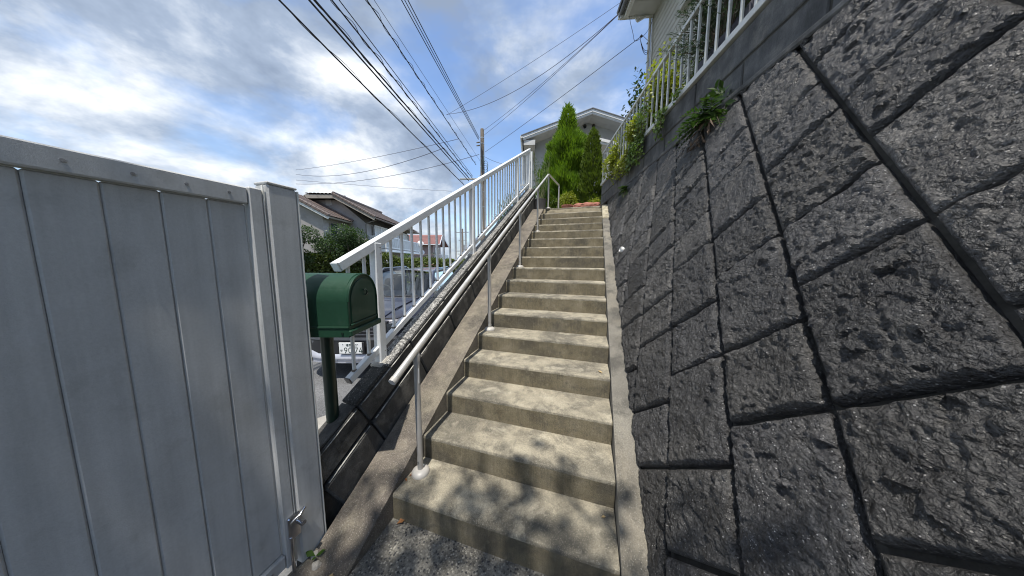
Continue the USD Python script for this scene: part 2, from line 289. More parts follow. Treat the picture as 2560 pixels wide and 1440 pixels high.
M['chrome'] = mat('chrome', [(0.3, (0.6, 0.6, 0.62)), (0.7, (0.7, 0.7, 0.72))], rough=0.12, metallic=1.0)
M['plate'] = mat('licence_plate_white', [(0.3, (0.70, 0.71, 0.70)), (0.7, (0.76, 0.77, 0.76))], rough=0.4)
M['plate_ink'] = mat('licence_plate_ink', [(0.3, (0.012, 0.03, 0.02)), (0.7, (0.015, 0.035, 0.025))], rough=0.5)
M['tyre'] = mat('tyre_rubber', [(0.3, (0.015, 0.015, 0.015)), (0.7, (0.03, 0.03, 0.03))], rough=0.85)
M['seat'] = mat('dark_seat_fabric', [(0.3, (0.03, 0.03, 0.033)), (0.7, (0.05, 0.05, 0.055))], rough=0.9)
M['wall_taupe'] = mat('taupe_render', [(0.3, (0.265, 0.247, 0.233)), (0.7, (0.325, 0.306, 0.29))], scale=2, rough=0.92, fine=(30, 0.93, 1.06), stain=[(0.8, 0.55, 0.72, (0.17, 0.155, 0.14), 0.5)], bump=[(60, 0.006)])
M['wall_mauve'] = mat('mauve_render', [(0.3, (0.27, 0.215, 0.20)), (0.7, (0.32, 0.255, 0.24))], scale=2, rough=0.92)
M['trim_beige'] = mat('beige_bargeboard', [(0.3, (0.24, 0.215, 0.18)), (0.7, (0.31, 0.28, 0.235))], scale=2, rough=0.8)
M['tile'] = mat('brown_roof_tile', [(0.3, (0.075, 0.055, 0.048)), (0.5, (0.115, 0.085, 0.072)), (0.7, (0.155, 0.118, 0.10))], scale=7, rough=0.6, fine=(9, 0.8, 1.2))
M['tile_red'] = mat('red_roof_sheet', [(0.3, (0.185, 0.085, 0.078)), (0.7, (0.235, 0.115, 0.105))], scale=2, rough=0.75)
M['pale_board'] = mat('pale_grey_board', [(0.3, (0.50, 0.50, 0.48)), (0.7, (0.60, 0.60, 0.58))], scale=3, rough=0.7, fine=(12, 0.92, 1.05))
M['dark_glass'] = mat('dark_window', [(0.3, (0.012, 0.015, 0.02)), (0.7, (0.02, 0.024, 0.03))], rough=0.12)
M['wall_white'] = mat('pale_grey_render', [(0.3, (0.40, 0.405, 0.405)), (0.7, (0.47, 0.475, 0.475))], scale=2, rough=0.9, fine=(40, 0.95, 1.04), stain=[(1.2, 0.55, 0.72, (0.35, 0.35, 0.34), 0.5)], bump=[(70, 0.004)])
M['fascia'] = mat('white_fascia', [(0.3, (0.68, 0.68, 0.67)), (0.7, (0.78, 0.78, 0.77))], scale=3, rough=0.6, stain=[(6, 0.58, 0.75, (0.5, 0.49, 0.46), 0.4)])
M['soffit'] = mat('soffit_board', [(0.3, (0.50, 0.50, 0.485)), (0.7, (0.58, 0.58, 0.565))], scale=3, rough=0.8, stain=[(2, 0.55, 0.7, (0.42, 0.41, 0.385), 0.5)])
M['roof_grey'] = mat('grey_slate_roof', [(0.3, (0.10, 0.105, 0.115)), (0.7, (0.16, 0.165, 0.175))], scale=3, rough=0.7)
M['siding'] = mat('cream_siding', [(0.3, (0.39, 0.385, 0.35)), (0.7, (0.46, 0.455, 0.415))], scale=2, rough=0.75, fine=(20, 0.94, 1.05), stain=[(1.0, 0.54, 0.72, (0.33, 0.325, 0.29), 0.5)])
M['gutter_pipe'] = mat('pale_gutter_pipe', [(0.3, (0.50, 0.50, 0.48)), (0.7, (0.58, 0.58, 0.56))], rough=0.5)
M['hood'] = mat('bronze_vent_hood', [(0.3, (0.10, 0.085, 0.07)), (0.7, (0.16, 0.14, 0.12))], rough=0.3, metallic=0.7)
M['pole'] = mat('weathered_concrete_pole', [(0.3, (0.14, 0.112, 0.085)), (0.7, (0.25, 0.21, 0.165))], scale=3, rough=0.9, stretch=(6, 6, 0.8), fine=(30, 0.8, 1.2), stain=[(1.2, 0.52, 0.7, (0.10, 0.09, 0.075), 0.5)])
M['cable'] = mat('black_cable', [(0.3, (0.02, 0.018, 0.022)), (0.7, (0.035, 0.032, 0.038))], rough=0.6)
M['cable_fine'] = mat('violet_black_cable', [(0.3, (0.045, 0.038, 0.06)), (0.7, (0.06, 0.05, 0.08))], rough=0.6)
M['cable_green'] = mat('teal_cable', [(0.3, (0.03, 0.10, 0.09)), (0.7, (0.05, 0.14, 0.12))], rough=0.5)
M['galv'] = mat('galvanised_steel', [(0.3, (0.33, 0.35, 0.36)), (0.7, (0.43, 0.45, 0.46))], rough=0.5, metallic=0.4)
M['bark'] = mat('bark', [(0.3, (0.045, 0.034, 0.024)), (0.7, (0.11, 0.088, 0.065))], scale=12, rough=0.95, stretch=(3, 3, 0.6), bump=[(40, 0.01)])
M['terracotta'] = mat('terracotta', [(0.3, (0.25, 0.095, 0.065)), (0.7, (0.36, 0.15, 0.11))], scale=8, rough=0.85)
M['pot_grey'] = mat('dark_grey_pot', [(0.3, (0.06, 0.056, 0.056)), (0.7, (0.095, 0.09, 0.09))], scale=8, rough=0.6)
M['slate_tub'] = mat('slate_blue_tub', [(0.3, (0.036, 0.036, 0.052)), (0.7, (0.06, 0.06, 0.08))], scale=6, rough=0.6)
M['dead_leaf'] = mat('dead_leaf', [(0.3, (0.16, 0.06, 0.02)), (0.7, (0.30, 0.14, 0.05))], scale=40, rough=0.8)
M['dead_fern'] = mat('withered_fern', [(0.3, (0.05, 0.034, 0.024)), (0.7, (0.17, 0.115, 0.075))], scale=30, rough=0.8)
M['tan_leaf'] = mat('tan_leaf', [(0.3, (0.36, 0.25, 0.11)), (0.7, (0.48, 0.36, 0.19))], scale=40, rough=0.8)
M['bamboo_stem'] = mat('pale_stem', [(0.3, (0.23, 0.24, 0.12)), (0.7, (0.33, 0.32, 0.18))], scale=20, rough=0.7)
M['dish'] = mat('white_dish', [(0.3, (0.7, 0.7, 0.69)), (0.7, (0.77, 0.77, 0.76))], rough=0.5)

def leaf_mat(name, cols, rough=0.45, trans=0.35, spec=0.4):
    n = len(cols)
    N = {'g': ('geometry', {}), 'r': ('rgb_ramp', {'ramp': [((i + 0.5) / n, c) for i, c in enumerate(cols)]}),
         'nz': ('noise_texture', {'scale': 3.2, 'detail': 3.0}), 'nr': ('rgb_ramp', {'ramp': [(0.32, g3(0.75)), (0.68, g3(1.2))]}),
         'mx': ('mix', {'mix_type': 'multiply', 'fac': 1.0}), 'p': ('principled_bsdf', {'roughness': rough, 'specular_ior_level': spec}),
         't': ('translucent_bsdf', {}), 'tm': ('mix', {'mix_type': 'multiply', 'fac': 1.0, 'color2': (1.25, 1.35, 0.6)}), 'm': ('mix_closure', {'fac': trans})}
    L = [('g.random_per_island', 'r.fac'), ('g.position', 'nz.vector'), ('nz.fac', 'nr.fac'), ('r.color', 'mx.color1'), ('nr.color', 'mx.color2'), ('mx.color', 'p.base_color'),
         ('mx.color', 'tm.color1'), ('tm.color', 't.color'), ('p.BSDF', 'm.closure1'), ('t.BSDF', 'm.closure2')]
    return usdkit.material(stage, '/World/Looks/' + name, N, L, surface='m.closure')
M['leaf_tree'] = leaf_mat('leaf_tree', [(0.04, 0.075, 0.02), (0.075, 0.125, 0.03), (0.12, 0.18, 0.042), (0.17, 0.235, 0.06)], rough=0.38, trans=0.3)
M['leaf_hedge'] = leaf_mat('leaf_hedge', [(0.09, 0.12, 0.025), (0.16, 0.20, 0.04), (0.26, 0.28, 0.055), (0.36, 0.36, 0.08), (0.26, 0.17, 0.05)], trans=0.3)
M['leaf_gold'] = leaf_mat('leaf_golden_cypress', [(0.13, 0.215, 0.022), (0.25, 0.36, 0.03), (0.39, 0.50, 0.045), (0.50, 0.60, 0.08)], rough=0.6, trans=0.4, spec=0.2)
M['leaf_thuja'] = leaf_mat('leaf_green_thuja', [(0.09, 0.13, 0.02), (0.18, 0.235, 0.03), (0.30, 0.36, 0.05), (0.30, 0.20, 0.07)], rough=0.6, trans=0.35, spec=0.2)
M['leaf_yellow'] = leaf_mat('leaf_yellow_variegated', [(0.22, 0.25, 0.035), (0.46, 0.40, 0.05), (0.60, 0.52, 0.10), (0.68, 0.60, 0.16), (0.12, 0.17, 0.03)], trans=0.4)
M['leaf_ivy'] = leaf_mat('leaf_ivy', [(0.10, 0.16, 0.035), (0.22, 0.28, 0.06), (0.40, 0.43, 0.12), (0.56, 0.56, 0.25)], trans=0.3)
M['leaf_grey'] = leaf_mat('leaf_grey_green', [(0.04, 0.07, 0.035), (0.075, 0.115, 0.06), (0.11, 0.15, 0.085)], trans=0.3)
M['leaf_needle'] = leaf_mat('leaf_needle', [(0.030, 0.055, 0.030), (0.055, 0.085, 0.045), (0.085, 0.12, 0.065)], rough=0.6, trans=0.25)
M['leaf_fern'] = leaf_mat('leaf_fern', [(0.035, 0.075, 0.018), (0.08, 0.13, 0.025), (0.22, 0.27, 0.05)], rough=0.3, trans=0.35)
M['leaf_bamboo'] = leaf_mat('leaf_light_green', [(0.06, 0.12, 0.02), (0.11, 0.19, 0.03), (0.15, 0.235, 0.045)], trans=0.4)

def glass_mat(name, color, gloss=(0.9, 0.95, 1.0), ior=1.5):
    return usdkit.material(stage, '/World/Looks/' + name, {'f': ('fresnel', {'IOR': ior}), 't': ('transparent_bsdf', {'color': color}), 'g': ('glossy_bsdf', {'color': gloss, 'roughness': 0.02}), 'm': ('mix_closure', {})},
                           [('f.fac', 'm.fac'), ('t.BSDF', 'm.closure1'), ('g.BSDF', 'm.closure2')], surface='m.closure')
M['windscreen'] = glass_mat('windscreen', (0.80, 0.88, 0.86), ior=1.7)
M['lens'] = glass_mat('headlamp_lens', (0.85, 0.88, 0.9), ior=1.6)

# ------------------------------------------------------------------ geometry of the place
D, Hh, WID = 0.3187, 0.17, 1.3263        # tread, riser, stair width
S = Hh / D; CS = 1 / math.hypot(1, S); SN = S * CS
NSTEP = 17
ZTOP = Hh * NSTEP
ROAD_Z = -0.15
def nz(y): return y * S + Hh             # the nosing line
VV = np.array([-0.21491899, 0.97663188, 0]); NV = np.array([0.97663188, 0.21491899, 0]); T0 = np.array([2.007, 2.822, 0])
def terr(a, o, z): return T0 + VV * a + NV * o + np.array([0, 0, z])   # a along the terrace edge (away), o behind it
TERR_Z = 3.46
H21 = math.radians(21); GA = np.array([math.cos(H21), math.sin(H21), 0]); HA = np.array([-math.sin(H21), math.cos(H21), 0])

# ground, road, gutter, approach floor, landing, terrace
def sheet(name, poly, z0, z1, m, label, cat='ground'):
    b = MB().prism(poly, z0, z1, XYZ); return obj(name, b.mesh(), m, None, kind='structure', label=label, cat=cat)
sheet('ground', [(-300, -300), (300, -300), (300, 300), (-300, 300)], -0.6, -0.24, M['earth'], 'earth and grass spreading to the horizon')
rd = lambda g, h: tuple((np.array([-2.2, 1.62, 0]) + GA * g + HA * h)[:2])
sheet('road', [rd(-4.2, -14), rd(0.9, -14), rd(1.6, -3), rd(2.2, 1.5), rd(4.5, 9.5), rd(5.5, 40), rd(-4.2, 40)], -0.3, ROAD_Z, M['asphalt'], 'grey asphalt road below the fence', 'road')
sheet('gutter', [(-0.43, -6), (-0.43, 5.3), (-1.0, 5.3), (-1.45, 1.25), (-1.78, 0.66), (-1.6, -6)], -0.3, ROAD_Z + 0.012, M['gutter'], 'pale concrete gutter strip between wall and road', 'gutter')
sheet('approach_floor', [(-0.285, -5), (1.9, -5), (1.75, -1.5), (1.52, -0.3), (1.45, 0.02), (-0.285, 0.02)], -0.3, 0.0, M['pebble'], 'washed pebble floor at the foot of the stairs', 'floor')
b = MB(); b.prism([(-2.25, 10.6), (-1.95, 9.75), (-0.47, 5.55), (-0.425, 5.145), (1.36, 5.145), (1.33, 5.8), (1.33, 6.2), (14, 9.5), (14, 30), (-2.25, 30)], -0.3, ZTOP - 0.004, XYZ)
obj('landing', b.mesh(), M['landing'], None, kind='structure', label='concrete landing at the top of the stairs', cat='landing')

# ------------------------------------------------------------------ staircase
st = thing('staircase', 'weathered concrete stairs climbing between block wall and stone wall', 'staircase')
def chipmap(xs, k):
    return np.clip((meshkit.noise(np.c_[xs * 19, np.full(len(xs), k * 2.7), np.full(len(xs), 0.5)], 8) - 0.74) * 4, 0, 1) * 0.008
def step_mesh(k):
    y0, y1 = (k - 1) * D, k * D
    z1 = k * Hh; z0 = z1 - Hh
    if k == NSTEP: y1 = y0 + 0.16
    ny, nx = 5, 80
    # tread with rounded nosing (a swept profile, a little uneven), riser below
    prof = [(y0 + 0.0005, z1 - 0.022), (y0 + 0.0015, z1 - 0.009), (y0 + 0.006, z1 - 0.002), (y0 + 0.014, z1), (y0 + 0.16, z1), (y1 + 0.004, z1)]
    xs = np.linspace(0.0, WID, nx)
    V = []
    for j, (yy, zz) in enumerate(prof):
        P = np.stack([xs, np.full(nx, yy), np.full(nx, zz)], 1)
        n_ = meshkit.fbm(P * 4 + k * 3.1, 3, seed=4) - 0.5
        if j < 4: P[:, 1] += n_ * 0.0035 + 0.0018 * (meshkit.noise(P * 55, 5) - 0.5); P[:, 2] += n_ * 0.0012 * (j > 0); cp = chipmap(xs, k); P[:, 1] += cp * (j < 3) + cp * 0.4 * (j == 3); P[:, 2] -= cp * 0.7 * (j in (1, 2))
        V.append(P)
    V = np.vstack(V); F = []
    for j in range(len(prof) - 1):
        for i in range(nx - 1):
            a = j * nx + i; F.append([a, a + 1, a + 1 + nx, a + nx])
    return V, np.array(F)
def riser_mesh(k):
    y0 = (k - 1) * D; z1 = k * Hh; z0 = z1 - Hh
    nx = 80; xs = np.linspace(0, WID, nx); V = []
    for zz in (z1 - 0.022, z1 - 0.06, z1 - 0.11, z0 - 0.002):
        P = np.stack([xs, np.full(nx, y0 + 0.0005), np.full(nx, zz)], 1)
        n_ = meshkit.fbm(P * 4 + k * 3.1, 3, seed=4) - 0.5
        P[:, 1] += n_ * 0.0035 + (0.0018 * (meshkit.noise(P * 55, 5) - 0.5) if zz > z1 - 0.03 else 0.0)
        if zz > z1 - 0.03: P[:, 1] += chipmap(xs, k)
        V.append(P)
    V = np.vstack(V); F = []
    for j in range(3):
        for i in range(nx - 1):
            a = j * nx + i; F.append([a + nx, a + 1 + nx, a + 1, a])
    return V, np.array(F)
for k in range(1, NSTEP + 1):
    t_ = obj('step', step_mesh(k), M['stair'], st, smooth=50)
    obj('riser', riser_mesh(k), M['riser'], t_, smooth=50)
# solid core under the steps, left stringer, right kerb
core = [(0.03, -0.2)] + [q for k in range(1, NSTEP + 1) for q in (((k - 1) * D + 0.03, (k - 1) * Hh - 0.03), ((k - 1) * D + 0.03, k * Hh - 0.03))] + [(5.105, ZTOP - 0.03), (5.105, -0.2)]
b = MB().prism(core, 0.0, WID, YZX); obj('core', b.mesh(), M['riser'], st)
def slope_band(x0, x1, up, m, name, y0=-0.31, y1=4.95, uneven=0.004, nxx=7, flat=None):
    n = 150; ys = np.linspace(y0, y1, n); xs = np.linspace(x0, x1, nxx)
    V = []
    for yy in ys:
        zz = max(nz(yy) + up, 0.012)
        if zz > ZTOP: zz = ZTOP
        row = np.stack([xs, np.full(nxx, yy), np.full(nxx, zz)], 1)
        row[:, 2] += (meshkit.fbm(row * 14, 3, seed=9) - 0.5) * uneven * 2
        e = np.zeros(nxx); e[0] = e[-1] = -0.006
        row[:, 2] += e
        bl = np.array([[x0 - 0.0, yy, zz - 0.02]]); br = np.array([[x1 + 0.0, yy, zz - 0.02]])
        lo = np.array([[x0, yy, min(zz - 0.3, -0.1 if yy < 0.4 else zz - 0.4)]]); hi = np.array([[x1, yy, lo[0, 2]]])
        V.append(np.vstack([lo, bl, row, br, hi]))
    w = nxx + 4; V = np.vstack(V); F = []
    for i in range(n - 1):
        for j in range(w - 1):
            a = i * w + j; F.append([a, a + 1, a + 1 + w, a + w])
    F = np.array(F)
    # front cap
    cap = [[0, j + 1, j] for j in range(1, w - 1)]
    F2 = np.vstack([F[:, [0, 1, 2]], F[:, [0, 2, 3]], np.array(cap)])
    return obj(name, (V, F2), m, st, smooth=45)
slope_band(-0.272, -0.004, 0.016, M['stringer'], 'stringer', y0=-0.335, y1=5.1)
slope_band(WID + 0.004, WID + 0.142, 0.034, M['kerb'], 'kerb', y0=-0.36, y1=4.25)
slope_band(WID + 0.004, WID + 0.142, 0.05, M['repair'], 'repaired_kerb_end', y0=4.252, y1=5.1)
b = MB().prism([(-5, -0.2), (-0.35, -0.2), (-0.35, 0.02), (-5, 0.02)], WID + 0.03, WID + 0.2, YZX); obj('kerb_base', b.mesh(), M['kerb'], st)

# ------------------------------------------------------------------ left block wall
lw = thing('block_wall', 'dark mildewed concrete block wall with pebbled coping beside the stairs', 'wall')
def slope_pt(s, d_, x):
    """s along the slope, d_ vertical height above the nosing line at y = s*CS - shift"""
    y = s * CS - (d_ * SN * CS if False else 0)
    return np.array([x, y, nz(y) + d_])
ES = np.array([0, CS, S * CS]); EP = np.array([0, -S * CS, CS])     # along and across the slope
O_S = np.array([0, 0, Hh])
def sp(s, p_, x): return O_S + ES * s + EP * p_ + np.array([x, 0, 0])
def slope_block(s0, s1, p0, p1, x_face, x_back, ch=0.007, m=None, parent=None, name='block', seed=0):
    c = sp((s0 + s1) / 2, (p0 + p1) / 2, (x_face + x_back) / 2)
    R = np.stack([np.array([1, 0, 0]), ES, EP], 1)
    b_ = MB().box(c, (abs(x_face - x_back), s1 - s0, p1 - p0), R, ch)
    return obj(name, b_.mesh(), m, parent)
# p (across slope) = d * CS for vertical height d
XF, XB = -0.300, -0.432
joints = [-0.12, 0.28, 0.88, 1.475, 2.075, 2.68, 3.28, 3.88, 4.48, 5.10, 5.72, 6.08]
for i in range(len(joints) - 1):
    s0, s1 = joints[i] + 0.007, joints[i + 1] - 0.007
    near = joints[i] < 0.27
    jx = rng.uniform(-0.003, 0.003)
    slope_block(s0, s1, 0.232, (0.405 if not near else 0.413), XF + jx, XB, 0.009, M['moss_block'], lw, 'block')
    if True:
        slope_block(s0 + 0.03, s1 - 0.012, 0.2112, 0.2152, XF + jx + 0.0105, XF + jx + 0.001, 0.001, M['lime'], lw, 'worn_edge')  # light strips stand in for sun on the worn block chamfers
        slope_block(s0 + 0.012, s1 - 0.012, 0.4005, 0.4055, XF + jx + 0.0035, XF + jx - 0.004, 0.001, M['lime'], lw, 'worn_edge')
        slope_block(s0, s1, -0.20, 0.211, XF + jx + 0.014, XB, 0.010, M['moss_block'], lw, 'block')
    if not near:
        c0_ = s0 - 0.004
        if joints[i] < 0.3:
            slope_block(c0_, 0.60, 0.409, 0.441, XF - 0.006, XB - 0.004, 0.008, M['coping_dark'], lw, 'coping'); c0_ = 0.602  # lower end coloured darker for dirt and shade under the mailbox
        slope_block(c0_, s1 + 0.004, 0.409, 0.441, XF - 0.006, XB - 0.004, 0.006, M['coping'], lw, 'coping')
    else:
        slope_block(s0 - 0.004, s1 + 0.004, 0.416, 0.428, XF - 0.012, XB + 0.0, 0.004, M['moss_block'], lw, 'coping')
# recessed mortar behind the joints and the wall's footing down to the road
b = MB().prism([(-0.30, -0.3), (5.40, -0.3), (5.40, nz(5.3) + 0.40), (-0.30, nz(-0.30) + 0.40)], XB + 0.012, XF - 0.022, YZX)
obj('mortar', b.mesh(), M['joint'], lw)
b = MB().prism([(5.34, -0.3), (5.50, -0.3), (5.50, 3.46), (5.34, 3.46)], XB, XF, YZX); obj('end_pier', b.mesh(), M['moss_block'], lw)

# ------------------------------------------------------------------ white fence on the block wall
fx = -0.395
fe = thing('white_fence', 'white aluminium baluster fence sloping along the dark block wall', 'fence')
def on_slope(y, d_, x=fx): return np.array([x, y, nz(y) + d_])
b = MB().bar(on_slope(0.045, 1.396), on_slope(5.19, 1.396), 0.062, 0.062, ch=0.006); obj('top_rail', b.mesh(), M['white_metal'], fe)
b = MB().bar(on_slope(0.039, 1.396), on_slope(0.049, 1.396), 0.058, 0.058); obj('rail_end_cap', b.mesh(), M['rail_grey'], fe)
b = MB().bar(on_slope(0.075, 0.612), on_slope(5.1, 0.612), 0.046, 0.050, ch=0.005); obj('bottom_rail', b.mesh(), M['white_metal'], fe)
b = MB().bar(on_slope(0.069, 0.612), on_slope(0.077, 0.612), 0.042, 0.046); obj('rail_end_cap', b.mesh(), M['rubber'], fe)
posts = [0.352, 1.975, 4.10, 5.12]
for y in posts:
    z0, z1 = nz(y) + 0.460, nz(y) + 1.402
    o = obj('post', MB().box((fx + 0.004, y, (z0 + z1) / 2), (0.064, 0.060, z1 - z0), None, 0.004).mesh(), M['white_metal'], fe)
    sc = MB()
    for zz in (z1 - 0.03, z1 - 0.075, z0 + 0.03, z0 + 0.075, z0 + 0.12):
        sc.tube([(fx + 0.034, y + 0.012, zz), (fx + 0.040, y + 0.012, zz)], 0.0045, 8)
    obj('screws', sc.mesh(), M['screw'], o)
    obj('mortar_bed', MB().box((fx, y, nz(y) + 0.486), (0.11, 0.11, 0.05), rotm(math.atan(S)), 0.01).mesh(), M['gutter'], o)
yy = 0.122; ks = 0
while yy < 5.08:
    if min(abs(yy - q) for q in posts) > 0.05:
        z0, z1 = nz(yy) + 0.635, nz(yy) + 1.372
        o = obj('baluster', MB().box((fx, yy, (z0 + z1) / 2), (0.021, 0.021, z1 - z0), None, 0.004).mesh(), M['white_metal'], fe)
        obj('foot_cap', MB().box((fx, yy, z0 + 0.004), (0.027, 0.027, 0.018), None, 0.003).mesh(), M['rubber'], o)
    yy += 0.1283
# return panel at the upper end
b = MB()
rp = thing('return_fence', 'short white baluster panel closing the top of the stair fence', 'fence')
for z in (3.52, 4.25): obj('rail', MB().bar((-0.44, 5.20, z), (-0.63, 5.20, z), 0.045, 0.045, ch=0.004).mesh(), M['white_metal'], rp)
for x in np.arange(-0.46, -0.63, -0.055): obj('baluster', MB().box((x, 5.20, 3.885), (0.02, 0.02, 0.69), None, 0.003).mesh(), M['white_metal'], rp)
obj('post', MB().box((-0.375, 5.30, 3.75), (0.06, 0.06, 1.15), None, 0.004).mesh(), M['white_metal'], rp)

# ------------------------------------------------------------------ handrail on the stairs
hr = thing('handrail', 'satin aluminium handrail on tubular posts along the left of the steps', 'handrail')
hx = 0.066
pk = np.array([0.10, 5.08, nz(5.08) + 0.80])
pts = [np.array([hx, -0.015, nz(-0.015) + 0.775]), np.array([hx, 2.70, nz(2.70) + 0.79]), pk - np.array([0.0, 0.05, 0.05 * S]), pk + np.array([0.01, 0.02, 0.0]), np.array([0.285, 5.62, pk[2] - 0.12])]
obj('rail', MB().tube(pts, 0.0205, 20).mesh(), M['steel'], hr, smooth=40)
dd = np.array([0, 1, S]) / math.hypot(1, S)
obj('rail_joint', MB().tube([pts[1] - dd * 0.035, pts[1] + dd * 0.035], 0.0235, 20).mesh(), M['steel'], hr, smooth=40)
obj('end_cap', MB().tube([pts[0] - dd * 0.016, pts[0] + dd * 0.012], 0.0225, 20).mesh(), M['flange'], hr, smooth=40)
for kk, (px, py, st_) in enumerate([(hx, 0.19, 1), (hx, 1.455, 5), (hx, 2.72, 9), (hx + 0.015, 3.98, 13), (0.10, 5.12, 17), (0.285, 5.62, 17.0)]):
    z0 = st_ * Hh; z1 = (nz(py) + 0.775) if kk < 5 else pts[-1][2] - 0.01
    if kk == 4: z1 = pk[2] - 0.01
    o = obj('post', MB().tube([(px, py, z0 + 0.01), (px, py, z1)], 0.0192, 18).mesh(), M['post_steel'], hr, smooth=40)
    obj('collar', MB().tube([(px, py, z1 - 0.075), (px, py, z1 - 0.068), (px, py, z1 - 0.03), (px, py, z1 - 0.022)], [0.0215, 0.0235, 0.0235, 0.0205], 18).mesh(), M['post_steel'], o, smooth=40)
    prof = np.array([(0.0, 0.0), (0.060, 0.0), (0.060, 0.009), (0.055, 0.020), (0.042, 0.029), (0.024, 0.034), (0.0, 0.034)])
    fl = trimesh.creation.revolve(prof, sections=28); fl.apply_translation((px, py, z0 + 0.0005))
    obj('flange', fl, M['flange'], o, smooth=40)
    sc = MB()
    for a in (0.5, 2.6, 4.7): sc.tube([(px + 0.019 * math.cos(a), py + 0.019 * math.sin(a), z0 + 0.05 + 0.01 * a), (px + 0.025 * math.cos(a), py + 0.025 * math.sin(a), z0 + 0.05 + 0.01 * a)], 0.004, 8)
    obj('screws', sc.mesh(), M['screw'], o)
    if kk == 0:
        obj('sticker', MB().box((px + 0.0186, py - 0.006, z1 - 0.17), (0.002, 0.008, 0.10)).mesh(), M['fascia'], o, label='small pale maker sticker on the first post')

# ------------------------------------------------------------------ stone retaining wall on the right
nW = np.cross(VV, np.array([0, 1.0, S])); nW /= np.linalg.norm(nW); nW *= -np.sign(nW[0])      # outward (towards the stairs)
OW = np.array([WID + 0.14, 0, 0.20])
E2 = np.cross(VV, nW); E2 *= np.sign(E2[2])
EA, EB = (VV + E2) / math.sqrt(2), (E2 - VV) / math.sqrt(2)
def plane_ab(a, b): return OW + EA * a + EB * b
ZM = 3.03                                        # top of the stonework
rw = thing('stone_retaining_wall', 'dark split face stone retaining wall leaning back in diagonal courses', 'wall')
